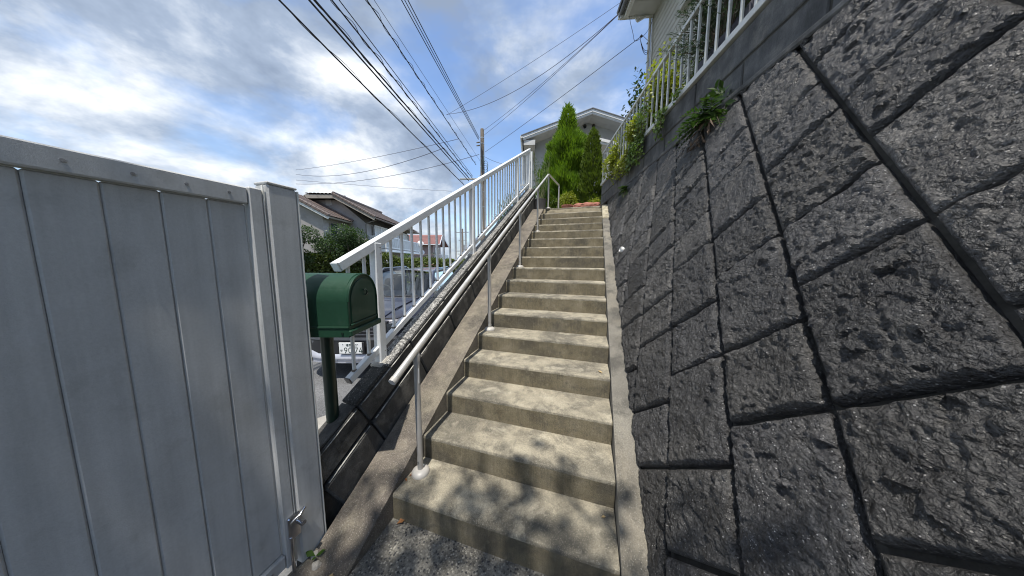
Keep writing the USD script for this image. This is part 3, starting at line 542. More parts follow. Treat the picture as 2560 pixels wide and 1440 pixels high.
# region of the plane in (a, b)
def ab_of(X): X = np.asarray(X, float) - OW; return np.array([X @ EA, X @ EB])
def edge_pt(y, z):                               # point of the plane with given y and z
    x = OW[0] - (nW[1] * (y - OW[1]) + nW[2] * (z - OW[2])) / nW[0]; return np.array([x, y, z])
kerb = [edge_pt(y, max(nz(y) + 0.02, -0.05)) for y in np.linspace(-4.5, 5.9, 40)]
top = [edge_pt(y, ZM) for y in np.linspace(5.9, -2.5, 20)]
region = Polygon([ab_of(X) for X in kerb] + [ab_of(X) for X in top]).buffer(0)
def blk_b(a, j): return 0.10 + 0.365 * j + 0.115 * a * (1.0 if a < 4 else 1.0)
def rock_mesh(poly, res, seed, proud):
    bx_ = poly.bounds
    m2 = trimesh.creation.extrude_polygon(poly, 0.06, engine='earcut')
    # triangulate the face on a grid plus the outline
    xs = np.arange(bx_[0] - res, bx_[2] + res, res); ys = np.arange(bx_[1] - res, bx_[3] + res, res * 0.9)
    gx, gy = np.meshgrid(xs, ys); gx = gx + (np.arange(len(ys)) % 2)[:, None] * res * 0.5
    P = np.stack([gx.ravel(), gy.ravel()], 1)
    inner = poly.buffer(-res * 0.55)
    if inner.is_empty: return None
    P = P[shapely.contains_xy(inner, P[:, 0], P[:, 1])]
    ring = poly.exterior; n = max(12, int(ring.length / res))
    R_ = np.array([ring.interpolate(t).coords[0] for t in np.linspace(0, ring.length, n, endpoint=False)])
    C_ = np.array(ring.coords[:-1])
    for c in C_:
        k = np.argmin(((R_ - c) ** 2).sum(1)); R_[k] = c
    allp = np.vstack([R_, P])
    from scipy.spatial import Delaunay
    tri = Delaunay(allp).simplices
    cen = allp[tri].mean(1); keep = shapely.contains_xy(poly.buffer(1e-6), cen[:, 0], cen[:, 1]); tri = tri[keep]
    ar = np.cross(allp[tri[:, 1]] - allp[tri[:, 0]], allp[tri[:, 2]] - allp[tri[:, 0]])
    tri = tri[np.abs(ar) > 1e-8]; ar = ar[np.abs(ar) > 1e-8]
    tri[ar < 0] = tri[ar < 0][:, ::-1]
    d_ = shapely.distance(shapely.points(allp), ring)
    X = np.array([plane_ab(a, b_) for a, b_ in allp])
    rr_ = np.random.default_rng(seed * 13 + 5)
    th = rr_.uniform(0, math.pi); k1 = rr_.uniform(0.8, 1.25); k2 = rr_.uniform(1.2, 2.2); amp = rr_.uniform(0.75, 1.25)
    u = (allp[:, 0] * math.cos(th) + allp[:, 1] * math.sin(th)) * k1; w = (-allp[:, 0] * math.sin(th) + allp[:, 1] * math.cos(th)) * k1
    fo = meshkit.fbm(np.c_[allp * 12 + seed * 7.3, np.full(len(allp), seed)], 3, seed=seed)
    wv = meshkit.noise(np.c_[allp * 20, np.full(len(allp), seed + 0.5)], seed + 31) * 0.9
    ri = 1 - np.abs(2 * meshkit.fbm(np.c_[u * 22 + wv, w * 22 * k2 - wv, np.full(len(allp), seed * 1.7)], 3, seed=seed + 50) - 1)
    # chipped facets: small tilted planes around scattered centres
    bb = poly.bounds; ar_ = (bb[2] - bb[0]) * (bb[3] - bb[1]); nf = max(12, int(ar_ / 0.0021))
    fc_ = np.stack([rr_.uniform(bb[0], bb[2], nf), rr_.uniform(bb[1], bb[3], nf)], 1); fg = rr_.normal(size=(nf, 2)) * 0.34; fz = rr_.uniform(-0.006, 0.006, nf)
    dv = allp[:, None, :] + (wv[:, None, None] - 0.45) * 0.016 - fc_[None]; d2 = (dv ** 2).sum(-1); kk_ = d2.argmin(1); ix = np.arange(len(allp))
    fa = fz[kk_] + (dv[ix, kk_] * fg[kk_]).sum(1)
    fi = meshkit.noise(np.c_[allp * 95, np.full(len(allp), seed)], seed + 9)
    hgt = proud + (fo - 0.5) * 0.014 + amp * ((ri - 0.72) * 0.015 + fa * 0.36) + (fi - 0.5) * 0.006
    # straight arrises with a few knocked-off corners
    chip = np.clip((meshkit.noise(np.c_[allp * 16, np.full(len(allp), seed + 3.3)], seed + 77) - 0.62) * 3, 0, 1)
    fall = np.clip(d_ / (0.012 + 0.018 * chip), 0, 1) ** 0.6
    edge = 0.013 - 0.010 * chip
    hgt = edge + (hgt - edge) * fall
    top_ = X + nW * hgt[:, None]
    nb = len(R_)
    base = X[:nb] - nW * 0.03
    V = np.vstack([top_, base]); N0 = len(allp)
    orient = np.dot(np.cross(top_[tri[0][1]] - top_[tri[0][0]], top_[tri[0][2]] - top_[tri[0][0]]), nW)
    flipped = np.dot(np.cross(EA, EB), nW) < 0
    if flipped: tri = tri[:, ::-1]
    side = []
    ccw = ring.is_ccw
    for i in range(nb):
        j = (i + 1) % nb
        q = [i, N0 + i, N0 + j, j]
        if ccw == flipped: q = q[::-1]
        side += [[q[0], q[1], q[2]], [q[0], q[2], q[3]]]
    return V, np.vstack([tri, np.array(side)])
blocks = []; r3 = np.random.default_rng(5)
for j in range(-9, 12):
    base = 0.914 - 0.33 * j
    for m_ in range(-9, 12):
        for (o0, o1) in ((0.0, 0.33), (0.33, 0.815)):
            a0, a1 = base + 0.815 * m_ + o0, base + 0.815 * m_ + o1
            q = Polygon([(a0, blk_b(a0, j)), (a1, blk_b(a1, j)), (a1, blk_b(a1, j + 1)), (a0, blk_b(a0, j + 1))])
            q = q.intersection(region)
            if q.is_empty or q.area < 0.004: continue
            q = q.buffer(-r3.uniform(0.0085, 0.0115), join_style='mitre')
            for g_ in getattr(q, 'geoms', [q]):
                if g_.is_empty or g_.area < 0.002: continue
                blocks.append(g_.simplify(0.003))
r2 = np.random.default_rng(21)
for i, q in enumerate(blocks):
    c = plane_ab(*q.centroid.coords[0])
    dist = np.linalg.norm(c - CAM_POS)
    if c[1] < -2.2: continue
    res = float(np.clip(0.0060 * dist / 1.2, 0.0072, 0.024))
    ms = rock_mesh(q, res, i + 1, r2.uniform(0.022, 0.034))
    if ms is None: continue
    obj('stone_block', ms, M['rock_brown'] if r2.random() < 0.3 else M['rock'], rw, smooth=32)
# mortar bed behind the stones
P_ = np.array(region.buffer(0.05).simplify(0.01).exterior.coords[:-1])
b = MB().prism(P_, 0.0, 0.25, (np.stack([EA, EB, -nW]), OW - nW * 0.014)); obj('mortar', b.mesh(), M['joint'], rw)
# mortar fillet between stones and block wall
b = MB()
b.bar(terr(-6, -0.012, ZM + 0.012), terr(3.17, -0.012, ZM + 0.012), 0.05, 0.05, ch=0.012); obj('mortar_ledge', b.mesh(), M['block'], rw)

# weep pipes
def weep(a, b_, lab, r=0.038):
    c = plane_ab(a, b_); u = (nW + np.array([0, 0, -0.35])); u /= np.linalg.norm(u)
    t = thing('weep_pipe', lab, 'drain pipe', (0, 0, 0))
    o = MB().tube([c - nW * 0.03, c + nW * 0.062], r, 20, caps=False); o.tube([c + nW * 0.062, c - nW * 0.03], r * 0.82, 20, caps=False)
    obj('pipe', o.mesh(), M['dish'], t, smooth=40)
def plane_px(y, z): return ab_of(edge_pt(y, z))
weep(*plane_px(2.51, 1.77), 'white plastic drain pipe end poking from the stone wall')

# ------------------------------------------------------------------ upper block wall, coping and railing
ub = thing('terrace_block_wall', 'two course grey concrete block wall standing on the stone wall', 'wall')
def terr_box(name, a0, a1, o0, o1, z0, z1, m, parent, ch=0.0):
    c = terr((a0 + a1) / 2, (o0 + o1) / 2, (z0 + z1) / 2)
    return obj(name, MB().box(c, (o1 - o0, a1 - a0, z1 - z0), np.stack([NV, VV, [0, 0, 1]], 1), ch).mesh(), m, parent)
ja_low = [-6.0, -5.36, -4.72, -4.08, -3.44, -2.8, -2.16, -1.90, -1.27, -0.632, -0.02, 0.622, 1.27, 1.885, 2.55, 3.17]
ja_up = [-6.0, -4.4, -3.15, -1.90, -0.628, 0.632, 1.27, 1.905, 2.584, 3.17]
for ja, z0, z1 in ((ja_low, 3.035, 3.275), (ja_up, 3.295, 3.535)):
    for a0, a1 in zip(ja[:-1], ja[1:]):
        terr_box('block', a0 + 0.008, a1 - 0.008, rng.uniform(0, 0.004), 0.15, z0, z1, M['block'], ub, 0.008)
terr_box('mortar', -6.0, 3.165, 0.014, 0.14, 3.02, 3.53, M['joint'], ub)
# the wall turns away at its far end
c0 = terr(3.165, 0.0, 0)
obj('end_wall', MB().box(c0 + NV * 1.05 + np.array([0, 0, 3.2]) - VV * 0.07, (2.0, 0.12, 0.66), np.stack([NV, VV, [0, 0, 1]], 1), 0.008).mesh(), M['block'], ub)

tr = thing('terrace_railing', 'pale grey flat railing with thin balusters along the terrace edge', 'railing')
terr_box('base_beam', -6.0, 3.18, -0.025, 0.055, 3.548, 3.606, M['rail_grey'], tr, 0.004)
terr_box('top_rail', -6.0, 3.18, -0.006, 0.042, 4.312, 4.352, M['rail_grey'], tr, 0.004)
a = 3.16
while a > -5.9:
    terr_box('baluster', a - 0.011, a + 0.011, 0.004, 0.028, 3.60, 4.314, M['rail_grey'], tr, 0.003)
    a -= 0.1497
for a in (3.10, 0.86, -1.45, -3.8):
    terr_box('post', a - 0.025, a + 0.025, 0.075, 0.125, 3.46, 4.31, M['rail_grey'], tr, 0.004)
# returning side of the railing at the far end
tr2 = thing('terrace_railing_return', 'short pale grey railing turning the terrace corner behind the shrub', 'railing')
def rt(o, z): return terr(3.17, o, z)
for z, h_ in ((3.575, 0.05), (4.33, 0.04)):
    obj('rail', MB().bar(rt(0.06, z), rt(1.7, z), 0.04, h_).mesh(), M['rail_grey'], tr2)
for o in np.arange(0.16, 1.7, 0.15): obj('baluster', MB().box(rt(o, 3.955), (0.02, 0.02, 0.71), np.stack([NV, VV, [0, 0, 1]], 1)).mesh(), M['rail_grey'], tr2)
# terrace soil
q = [terr(-6, 0.14, 0)[:2], terr(3.1, 0.14, 0)[:2], terr(3.1, 2.2, 0)[:2], terr(6.5, 2.2, 0)[:2], terr(6.5, 14, 0)[:2], terr(-6, 14, 0)[:2]]
b = MB().prism([tuple(x) for x in q], 0.0, TERR_Z, XYZ); obj('terrace', b.mesh(), M['soil'], None, kind='structure', label='soil terrace behind the block wall', cat='terrace')

# ------------------------------------------------------------------ gate at the left
GX = -0.325
gp = thing('gate_post', 'square grey aluminium gate post with pale edge strip', 'post')
obj('shaft', MB().box((GX, -0.285, 0.99), (0.085, 0.125, 1.98), None, 0.008).mesh(), M['gate_grey'], gp)
obj('edge_strip', MB().box((GX + 0.036, -0.2175, 1.0), (0.012, 0.008, 1.95), None, 0.002).mesh(), M['gate_trim'], gp)
obj('cap', MB().box((GX, -0.285, 1.985), (0.089, 0.129, 0.012), None, 0.004).mesh(), M['gate_grey'], gp)
gl = thing('gate_leaf', 'grey aluminium gate leaf of upright boards closing the yard', 'gate')
L0, L1 = -0.362, -1.62
obj('stile', MB().box((GX + 0.012, L0 - 0.025, 1.0), (0.05, 0.05, 1.9), None, 0.005).mesh(), M['gate_grey'], gl)
obj('stile', MB().box((GX + 0.012, L1 + 0.025, 1.0), (0.05, 0.05, 1.9), None, 0.005).mesh(), M['gate_grey'], gl)
for z in (0.10, 1.91): obj('cross_rail', MB().box((GX + 0.012, (L0 + L1) / 2, z), (0.046, L0 - L1 - 0.104, 0.07), None, 0.005).mesh(), M['gate_grey'], gl)
ny = 10; wy = (L0 - L1 - 0.11) / ny
for i in range(ny):
    yc = L0 - 0.055 - wy * (i + 0.5)
    obj('board', MB().box((GX + 0.006 + rng.uniform(-0.001, 0.001), yc, 1.005), (0.022, wy - 0.0008, 1.735), None, 0.005).mesh(), M['gate_grey'], gl)
obj('gap_strip', MB().box((GX + 0.030, L0 + 0.004, 1.14), (0.012, 0.004, 1.66), None, 0.001).mesh(), M['gate_trim'], gl)
lt = obj('latch', MB().box((GX + 0.046, L0 - 0.01, 0.262), (0.02, 0.055, 0.13), None, 0.006).mesh(), M['chrome'], gl)
obj('bolt', MB().tube([(GX + 0.052, L0 - 0.03, 0.295), (GX + 0.058, L0 + 0.015, 0.305), (GX + 0.056, L0 + 0.04, 0.325)], 0.008, 10).mesh(), M['chrome'], lt, smooth=40)
obj('knob', MB().tube([(GX + 0.055, L0 + 0.012, 0.27), (GX + 0.085, L0 + 0.012, 0.27)], 0.013, 12).mesh(), M['chrome'], lt, smooth=40)
obj('drop_rod', MB().tube([(GX + 0.05, L0 - 0.03, 0.02), (GX + 0.05, L0 - 0.03, 0.22)], 0.008, 10).mesh(), M['chrome'], lt, smooth=40)
for yh in (L1 + 0.03,):
    for zh in (0.35, 1.0, 1.65):
        hg = obj('hinge', MB().box((GX + 0.040, yh - 0.03, zh), (0.012, 0.09, 0.10), None, 0.003).mesh(), M['galv'], gl)
        obj('knuckle', MB().tube([(GX + 0.050, yh - 0.028, zh - 0.055), (GX + 0.050, yh - 0.028, zh + 0.055)], 0.009, 10).mesh(), M['galv'], hg, smooth=40)
for i in range(ny):
    yc = L0 - 0.055 - wy * (i + 0.5)
    for zz in (0.10, 1.91): obj('screw', MB().tube([(GX + 0.034, yc, zz), (GX + 0.038, yc, zz)], 0.005, 8).mesh(), M['screw'], gl)
gp2 = thing('gate_post', 'square grey aluminium gate post at the far hinge of the leaf', 'post')
obj('shaft', MB().box((GX, L1 - 0.075, 0.99), (0.085, 0.125, 1.98), None, 0.008).mesh(), M['gate_grey'], gp2)
obj('cap', MB().box((GX, L1 - 0.075, 1.985), (0.089, 0.129, 0.012), None, 0.004).mesh(), M['gate_grey'], gp2)
# concrete patch by the gate
b = MB()
pp = np.array([(-0.285, -0.9), (-0.06, -0.9), (-0.055, -0.55), (-0.02, -0.36), (-0.03, -0.325), (-0.27, -0.325), (-0.285, -0.36)])
b.prism(pp, 0.002, 0.012, XYZ); obj('concrete_patch', b.mesh(), M['stringer'], None, kind='structure', label='cracked concrete patch by the gate post', cat='paving')
wd = thing('weed', 'small two leaved green weed in the crack by the gate post', 'weed', (-0.235, -0.315, 0.03))
for a, l in ((0.6, 0.05), (3.4, 0.055), (-0.9, 0.035)):
    d_ = np.array([math.cos(a), math.sin(a), 0.45]); s_ = np.array([-math.sin(a), math.cos(a), 0])
    obj('leaf', (np.array([[0, 0, 0], d_ * l * 0.55 + s_ * l * 0.3, d_ * l, d_ * l * 0.55 - s_ * l * 0.3]), np.array([[0, 1, 2, 3]])), M['leaf_bamboo'], wd)
for c in ((-0.255, -0.305, 0.012), (-0.20, -0.338, 0.012)):
    s_ = trimesh.creation.icosphere(2, 0.022); s_.vertices *= [1.2, 0.9, 0.8]; s_.vertices += (meshkit.noise(s_.vertices * 60, 3)[:, None] - 0.5) * 0.012 + np.array(c)
    obj('mortar_lump', s_, M['gutter'], None, smooth=60, label='pale lump of mortar beside the weed, ' + ('nearer the gate post' if c[0] < -0.22 else 'nearer the stair stringer'), cat='mortar lump')

# ------------------------------------------------------------------ mailbox
mb_a = math.radians(17.85)
mb = thing('mailbox', 'dark green arched metal mailbox on a black green post', 'mailbox', (-0.400, -0.045, 0.60), mb_a)
ZB = 1.205 - 0.60; MW, MH = 0.150, 0.345
def arch(w, h_, zb, n=22):
    zs = zb + h_ - w
    return [(-w, zb), (w, zb)] + [(w * math.cos(t), zs + w * math.sin(t)) for t in np.linspace(0, math.pi, n)]
def arch_shell(x0, x1, w, h_, zb, t=0.0):
    pr = np.array([(q[0], q[1]) for q in arch(w, h_, zb)]); n = len(pr)
    V = np.vstack([np.c_[np.full(n, x0), pr], np.c_[np.full(n, x1), pr]]); F = []
    for i in range(n):
        j = (i + 1) % n; F.append([i, j, j + n, i + n])
    return V, np.array(F)
def arch_solid(x0, x1, w, h_, zb, ch=0.004):
    secs = [(x0, w - ch, h_ - ch), (x0 + ch, w, h_), (x1 - ch, w, h_), (x1, w - ch, h_ - ch)]
    n = None; V = []
    for x, ww, hh in secs:
        pr = np.array(arch(ww, hh - 0.0, zb + (h_ - hh) * 0.0)); n = len(pr); V.append(np.c_[np.full(n, x), pr])
    V = np.vstack(V); F = []
    for k in range(3):
        for i in range(n):
            j = (i + 1) % n; F += [[k * n + i, (k + 1) * n + i, (k + 1) * n + j], [k * n + i, (k + 1) * n + j, k * n + j]]
    F = [f[::-1] for f in F]
    for i in range(1, n - 1):
        F += [[0, i, i + 1], [3 * n, 3 * n + i + 1, 3 * n + i]]
    F = np.array(F)
    m = trimesh.Trimesh(V, F, process=False); m.fix_normals(); return m
obj('post', MB().tube([(0, 0, 0.0), (0, 0, ZB + 0.0)], 0.035, 24).mesh(), M['green_dark'], mb, smooth=40)
obj('post_bracket', MB().box((0, 0, ZB - 0.006), (0.16, 0.12, 0.012), None, 0.002).mesh(), M['green_dark'], mb)
obj('body', arch_solid(-0.36, 0.225, MW - 0.006, MH - 0.006, ZB + 0.012), M['green'], mb, smooth=35)
dr = obj('front_sleeve', arch_solid(-0.085, 0.238, MW, MH, ZB), M['green'], mb, smooth=35)
# pressed rim, door panel, handle, ridges
rim = MB()
pr = np.array(arch(MW - 0.004, MH - 0.004, ZB + 0.004, 30))[1:]
rim.tube(np.c_[np.full(len(pr), 0.240), pr], 0.005, 8)
obj('door_rim', rim.mesh(), M['green'], dr, smooth=40)
m_ = arch_solid(0.230, 0.243, MW - 0.022, MH - 0.10, ZB + 0.078, 0.004); obj('door_panel', m_, M['green'], dr, smooth=35)
obj('door_ridge', MB().box((0.241, 0, ZB + 0.066), (0.014, 2 * MW - 0.03, 0.010), None, 0.003).mesh(), M['green'], dr)
obj('door_lip', MB().box((0.244, 0.006, ZB + 0.022), (0.022, 2 * MW + 0.022, 0.034), None, 0.005).mesh(), M['green'], dr)
obj('handle', MB().tube([(0.243, -0.004, ZB + 0.250), (0.256, 0.0, ZB + 0.254), (0.260, 0.008, ZB + 0.242), (0.256, 0.010, ZB + 0.226), (0.246, 0.009, ZB + 0.220)], 0.0045, 10).mesh(), M['green_dark'], dr, smooth=40)
fl = MB()
for s_ in (-1, 1): fl.box((0.077, s_ * (MW + 0.0015), ZB + 0.056), (0.32, 0.006, 0.010), None, 0.002)
obj('sleeve_bead', fl.mesh(), M['green'], dr)
obj('rivet', MB().tube([(0.20, -MW - 0.001, ZB + 0.022), (0.20, -MW - 0.006, ZB + 0.022)], 0.006, 10).mesh(), M['green_dark'], dr)

# ------------------------------------------------------------------ car on the road
CAR_A = math.radians(18.5)
car = thing('parked_car', 'dark slate blue crossover car parked facing the stairs behind the fence', 'car', (-2.175, 1.63, ROAD_Z + 0.035), CAR_A)
def station(y):
    """half width, hood height, bottom height at y behind the bumper"""
    w = np.interp(y, [0, 0.04, 0.12, 0.25, 0.45, 0.8, 1.3, 2.5, 3.6, 4.1, 4.35, 4.42], [0.50, 0.64, 0.755, 0.84, 0.888, 0.905, 0.905, 0.905, 0.90, 0.87, 0.80, 0.72])
    zt = np.interp(y, [0, 0.05, 0.12, 0.3, 0.7, 1.1, 1.3, 2.5, 3.6, 4.1, 4.35, 4.42], [0.80, 0.86, 0.895, 0.945, 1.01, 1.055, 1.06, 1.06, 1.08, 1.08, 1.02, 0.95])
    zb = np.interp(y, [0, 0.1, 0.5, 3.8, 4.42], [0.235, 0.21, 0.20, 0.20, 0.32])
    return w, zt, zb
ys = [0, 0.02, 0.05, 0.09, 0.13, 0.18, 0.25, 0.35, 0.45, 0.6, 0.8, 1.0, 1.15, 1.3, 1.9, 2.5, 3.1, 3.6, 3.9, 4.1, 4.25, 4.36, 4.42]
V = []; F = []
prof = [(-0.90, 0.0), (-0.985, 0.10), (-1.0, 0.35), (-0.99, 0.62), (-0.965, 0.80), (-0.93, 0.90), (-0.84, 0.962), (-0.70, 0.985), (-0.40, 0.998), (0, 1.0)]
prof = prof + [(-x, z) for x, z in prof[-2::-1]]
for y in ys:
    w, zt, zb = station(y)
    crease = 0.0
    V.append(np.array([[x * w, y, zb + (zt - zb) * z] for x, z in prof]))
n = len(prof); V = np.vstack(V)
for i in range(len(ys) - 1):
    for j in range(n - 1):
        a = i * n + j; F.append([a, a + 1, a + n + 1, a + n])
    F.append([i * n + n - 1, i * n, (i + 1) * n, (i + 1) * n + n - 1])
F = np.array(F); F = np.vstack([F[:, [0, 1, 2]], F[:, [0, 2, 3]]])
caps = [[0, j + 1, j] for j in range(1, n - 1)]; o = (len(ys) - 1) * n; caps += [[o, o + j, o + j + 1] for j in range(1, n - 1)]
m_ = trimesh.Trimesh(V, np.vstack([F, caps]), process=False); m_.fix_normals()
# wheel arches are cut out
import manifold3d as m3
man = m3.Manifold(m3.Mesh(np.asarray(m_.vertices, np.float32), np.asarray(m_.faces, np.uint32)))
for wy in (0.86, 3.50):
    for sx in (-1, 1):
        cyl = m3.Manifold.cylinder(0.5, 0.385, 0.385, 40).rotate((0, 90, 0)).translate((0.66 if sx > 0 else -1.16, wy, 0.345)); man = man - cyl
body = obj('body', man, M['car_paint'], car, smooth=32)
# front fascia: pieces follow the rounded plan of the bumper
def front_y(x, z):
    """how far back the bumper surface lies at x"""
    ws = [0.50, 0.64, 0.755, 0.84, 0.888]; ysx = [0, 0.04, 0.12, 0.25, 0.45]
    return float(np.interp(abs(x), [0, 0.30] + ws, [-0.035, -0.028] + ysx))
def fascia(x0, x1, zlo, zhi, m, name, out=0.012, parent=car, n=25, ztop_out=None, skew=0.0):
    xs = np.linspace(x0, x1, n); V = []
    for x in xs:
        yb = front_y(x, 0); lo = zlo(x) if callable(zlo) else zlo; hi = zhi(x) if callable(zhi) else zhi
        V += [[x, yb + 0.08, lo], [x, yb - out, lo + 0.004], [x, yb - out - skew, (lo + hi) / 2], [x, yb - (out if ztop_out is None else ztop_out), hi - 0.004], [x, yb + 0.10, hi]]
    V = np.array(V); F = []
    for i in range(n - 1):
        for j in range(4):
            a = i * 5 + j; F.append([a, a + 5, a + 6, a + 1])
    F = np.array(F); F = np.vstack([F[:, [0, 1, 2]], F[:, [0, 2, 3]]])
    F = np.vstack([F, [[0, 1, 2], [0, 2, 3], [0, 3, 4]], (n - 1) * 5 + np.array([[0, 2, 1], [0, 3, 2], [0, 4, 3]])])
    return obj(name, (V, F), m, parent, smooth=45)
bumper = fascia(-0.86, 0.86, 0.23, 0.62, M['black_plastic'], 'bumper', 0.020, n=41, skew=0.01)
fascia(-0.80, 0.80, lambda x: 0.30 + 0.05 * max(0, abs(x) - 0.5), lambda x: 0.375 + 0.10 * max(0, (abs(x) - 0.52)) / 0.3, M['skid'], 'skid_plate', 0.055, bumper, n=41, ztop_out=0.03)
fascia(-0.62, 0.62, 0.235, 0.30, M['skid'], 'lower_lip', 0.040, bumper, n=31)
for x0 in (-0.42, -0.10, 0.22): fascia(x0, x0 + 0.2, 0.268, 0.285, M['chrome'], 'lip_insert', 0.052, bumper, n=7)
for sx in (-1, 1): fascia(min(sx * 0.60, sx * 0.78), max(sx * 0.60, sx * 0.78), 0.40, 0.56, M['grille_bar'], 'fog_lamp_surround', 0.024, bumper, n=7)
fascia(-0.80, 0.80, 0.575, 0.625, M['grille_bar'], 'bumper_line', 0.030, bumper, n=41)
gr = fascia(-0.50, 0.50, 0.62, 0.845, M['black_plastic'], 'grille', 0.022, n=31)
for z in (0.655, 0.705, 0.755, 0.805): fascia(-0.47, 0.47, z, z + 0.020, M['grille_bar'], 'grille_bar', 0.034, gr, n=27)
obj('badge', MB().box((0, -0.072, 0.757), (0.12, 0.012, 0.058), None, 0.005).mesh(), M['chrome'], gr)
for sx in (-1, 1):
    a0, a1 = sorted((sx * 0.50, sx * 0.845))
    hl = fascia(a0, a1, lambda x: 0.695 + 0.10 * (abs(x) - 0.5), lambda x: 0.815 + 0.16 * (abs(x) - 0.5), M['grille_bar'], 'headlamp', 0.018, n=15)
    fascia(a0, a1, lambda x: 0.692 + 0.10 * (abs(x) - 0.5), lambda x: 0.818 + 0.16 * (abs(x) - 0.5), M['lens'], 'lens', 0.034, hl, n=15)
    for xx_ in (0.58, 0.68):
        s_ = trimesh.creation.icosphere(2, 0.036); s_.apply_translation((sx * xx_, front_y(xx_, 0) - 0.008, 0.77)); obj('lamp_bowl', s_, M['chrome'], hl, smooth=True)
    fascia(a0 + 0.02, a1 - 0.02, lambda x: 0.705 + 0.10 * (abs(x) - 0.5), lambda x: 0.72 + 0.10 * (abs(x) - 0.5), M['dish'], 'lamp_strip', 0.030, hl, n=9)
# bonnet creases and shut line
for sx in (-1, 1):
    pts_ = [(sx * 0.40, 0.11, 0.892), (sx * 0.47, 0.4, 0.972), (sx * 0.55, 0.8, 1.022), (sx * 0.60, 1.1, 1.052)]
    obj('bonnet_crease', MB().tube(pts_, 0.012, 8).mesh(), M['car_paint'], body, smooth=60)
    pts_ = [(sx * 0.60, 0.10, 0.868), (sx * 0.72, 0.25, 0.905), (sx * 0.79, 0.6, 0.968), (sx * 0.80, 1.12, 1.03)]
    obj('bonnet_seam', MB().tube(pts_, 0.006, 6).mesh(), M['black_plastic'], body)
obj('bonnet_edge_seam', MB().tube([(-0.60, 0.10, 0.868), (-0.3, 0.06, 0.882), (0, 0.05, 0.885), (0.3, 0.06, 0.882), (0.60, 0.10, 0.868)], 0.006, 6).mesh(), M['black_plastic'], body)
# cabin
WS0, WS1 = 1.10, 1.98        # windscreen foot and head (y)
def quad_grid(p00, p10, p01, p11, nu, nv, bulge):
    V = []
    for v in np.linspace(0, 1, nv):
        for u in np.linspace(0, 1, nu):
            a = (1 - u) * np.array(p00) + u * np.array(p10); c = (1 - u) * np.array(p01) + u * np.array(p11)
            q = (1 - v) * a + v * c
            V.append(q + np.array(bulge) * (1 - (2 * u - 1) ** 2))
    F = [[j * nu + i, j * nu + i + 1, (j + 1) * nu + i + 1, (j + 1) * nu + i] for j in range(nv - 1) for i in range(nu - 1)]
    return np.array(V), np.array(F)
obj('windscreen', quad_grid((-0.80, WS0 + 0.12, 1.03), (0.80, WS0 + 0.12, 1.03), (-0.60, WS1, 1.475), (0.60, WS1, 1.475), 17, 9, (0, -0.12, 0.01)), M['windscreen'], car, smooth=True)
rf = obj('roof', quad_grid((-0.63, WS1 - 0.01, 1.482), (0.63, WS1 - 0.01, 1.482), (-0.60, 3.75, 1.50), (0.60, 3.75, 1.50), 15, 12, (0, -0.09, 0.055)), M['car_paint'], car, smooth=True)
for sx in (-1, 1):
    obj('windscreen_pillar', MB().tube([(sx * 0.83, WS0 + 0.07, 1.02), (sx * 0.725, 1.55, 1.28), (sx * 0.62, WS1, 1.485), (sx * 0.62, 2.6, 1.515), (sx * 0.60, 3.7, 1.50), (sx * 0.70, 4.2, 1.1)], [0.034, 0.034, 0.036, 0.036, 0.036, 0.04], 10).mesh(), M['car_paint'], car, smooth=50)
    obj('roof_bar', MB().tube([(sx * 0.60, 2.15, 1.50), (sx * 0.60, 2.25, 1.555), (sx * 0.58, 3.5, 1.565), (sx * 0.58, 3.65, 1.51)], 0.018, 8).mesh(), M['chrome'], rf, smooth=50)
    obj('side_window', (np.array([[sx * 0.80, WS0 + 0.25, 1.06], [sx * 0.655, WS1 + 0.02, 1.47], [sx * 0.64, 3.7, 1.48], [sx * 0.80, 4.0, 1.07]]), np.array([[0, 1, 2, 3]])), M['windscreen'], car)
    mi = obj('mirror', MB().box((sx * 1.0, 1.52, 1.12), (0.20, 0.10, 0.135), None, 0.035).mesh(), M['car_paint'] if sx < 0 else M['skid'], car, smooth=60, label=None)
    obj('mirror_arm', MB().tube([(sx * 0.83, 1.5, 1.06), (sx * 0.93, 1.52, 1.09)], 0.022, 8).mesh(), M['black_plastic'], mi)
    obj('wiper', MB().tube([(sx * 0.3 - 0.35, WS0 + 0.03, 1.058), (sx * 0.3 + 0.25, WS0 + 0.07, 1.075)], 0.009, 6).mesh(), M['black_plastic'], car)
    for wy in (0.86, 3.50):
        wl = obj('wheel', MB().tube([(sx * 0.67, wy, 0.345), (sx * 0.69, wy, 0.345), (sx * 0.87, wy, 0.345), (sx * 0.89, wy, 0.345)], [0.31, 0.345, 0.345, 0.31], 36).mesh(), M['tyre'], car, smooth=35)
        obj('rim', MB().tube([(sx * 0.88, wy, 0.345), (sx * 0.895, wy, 0.345)], [0.22, 0.20], 24).mesh(), M['chrome'], wl)
    obj('arch_trim', MB().tube([(sx * 0.912, 0.86 + 0.40 * math.cos(t), 0.345 + 0.40 * math.sin(t)) for t in np.linspace(-0.2, math.pi + 0.2, 20)], 0.028, 8).mesh(), M['black_plastic'], body, smooth=50)
    obj('front_seat', MB().box((sx * 0.36, 2.25, 0.95), (0.48, 0.20, 0.75), rotm(-0.22), 0.05).mesh(), M['seat'], car, smooth=60)
    obj('head_rest', MB().box((sx * 0.36, 2.36, 1.34), (0.26, 0.10, 0.17), None, 0.04).mesh(), M['seat'], car, smooth=60)
obj('dashboard', MB().box((0, 1.45, 0.95), (1.42, 0.45, 0.14), None, 0.04).mesh(), M['seat'], car, smooth=60)
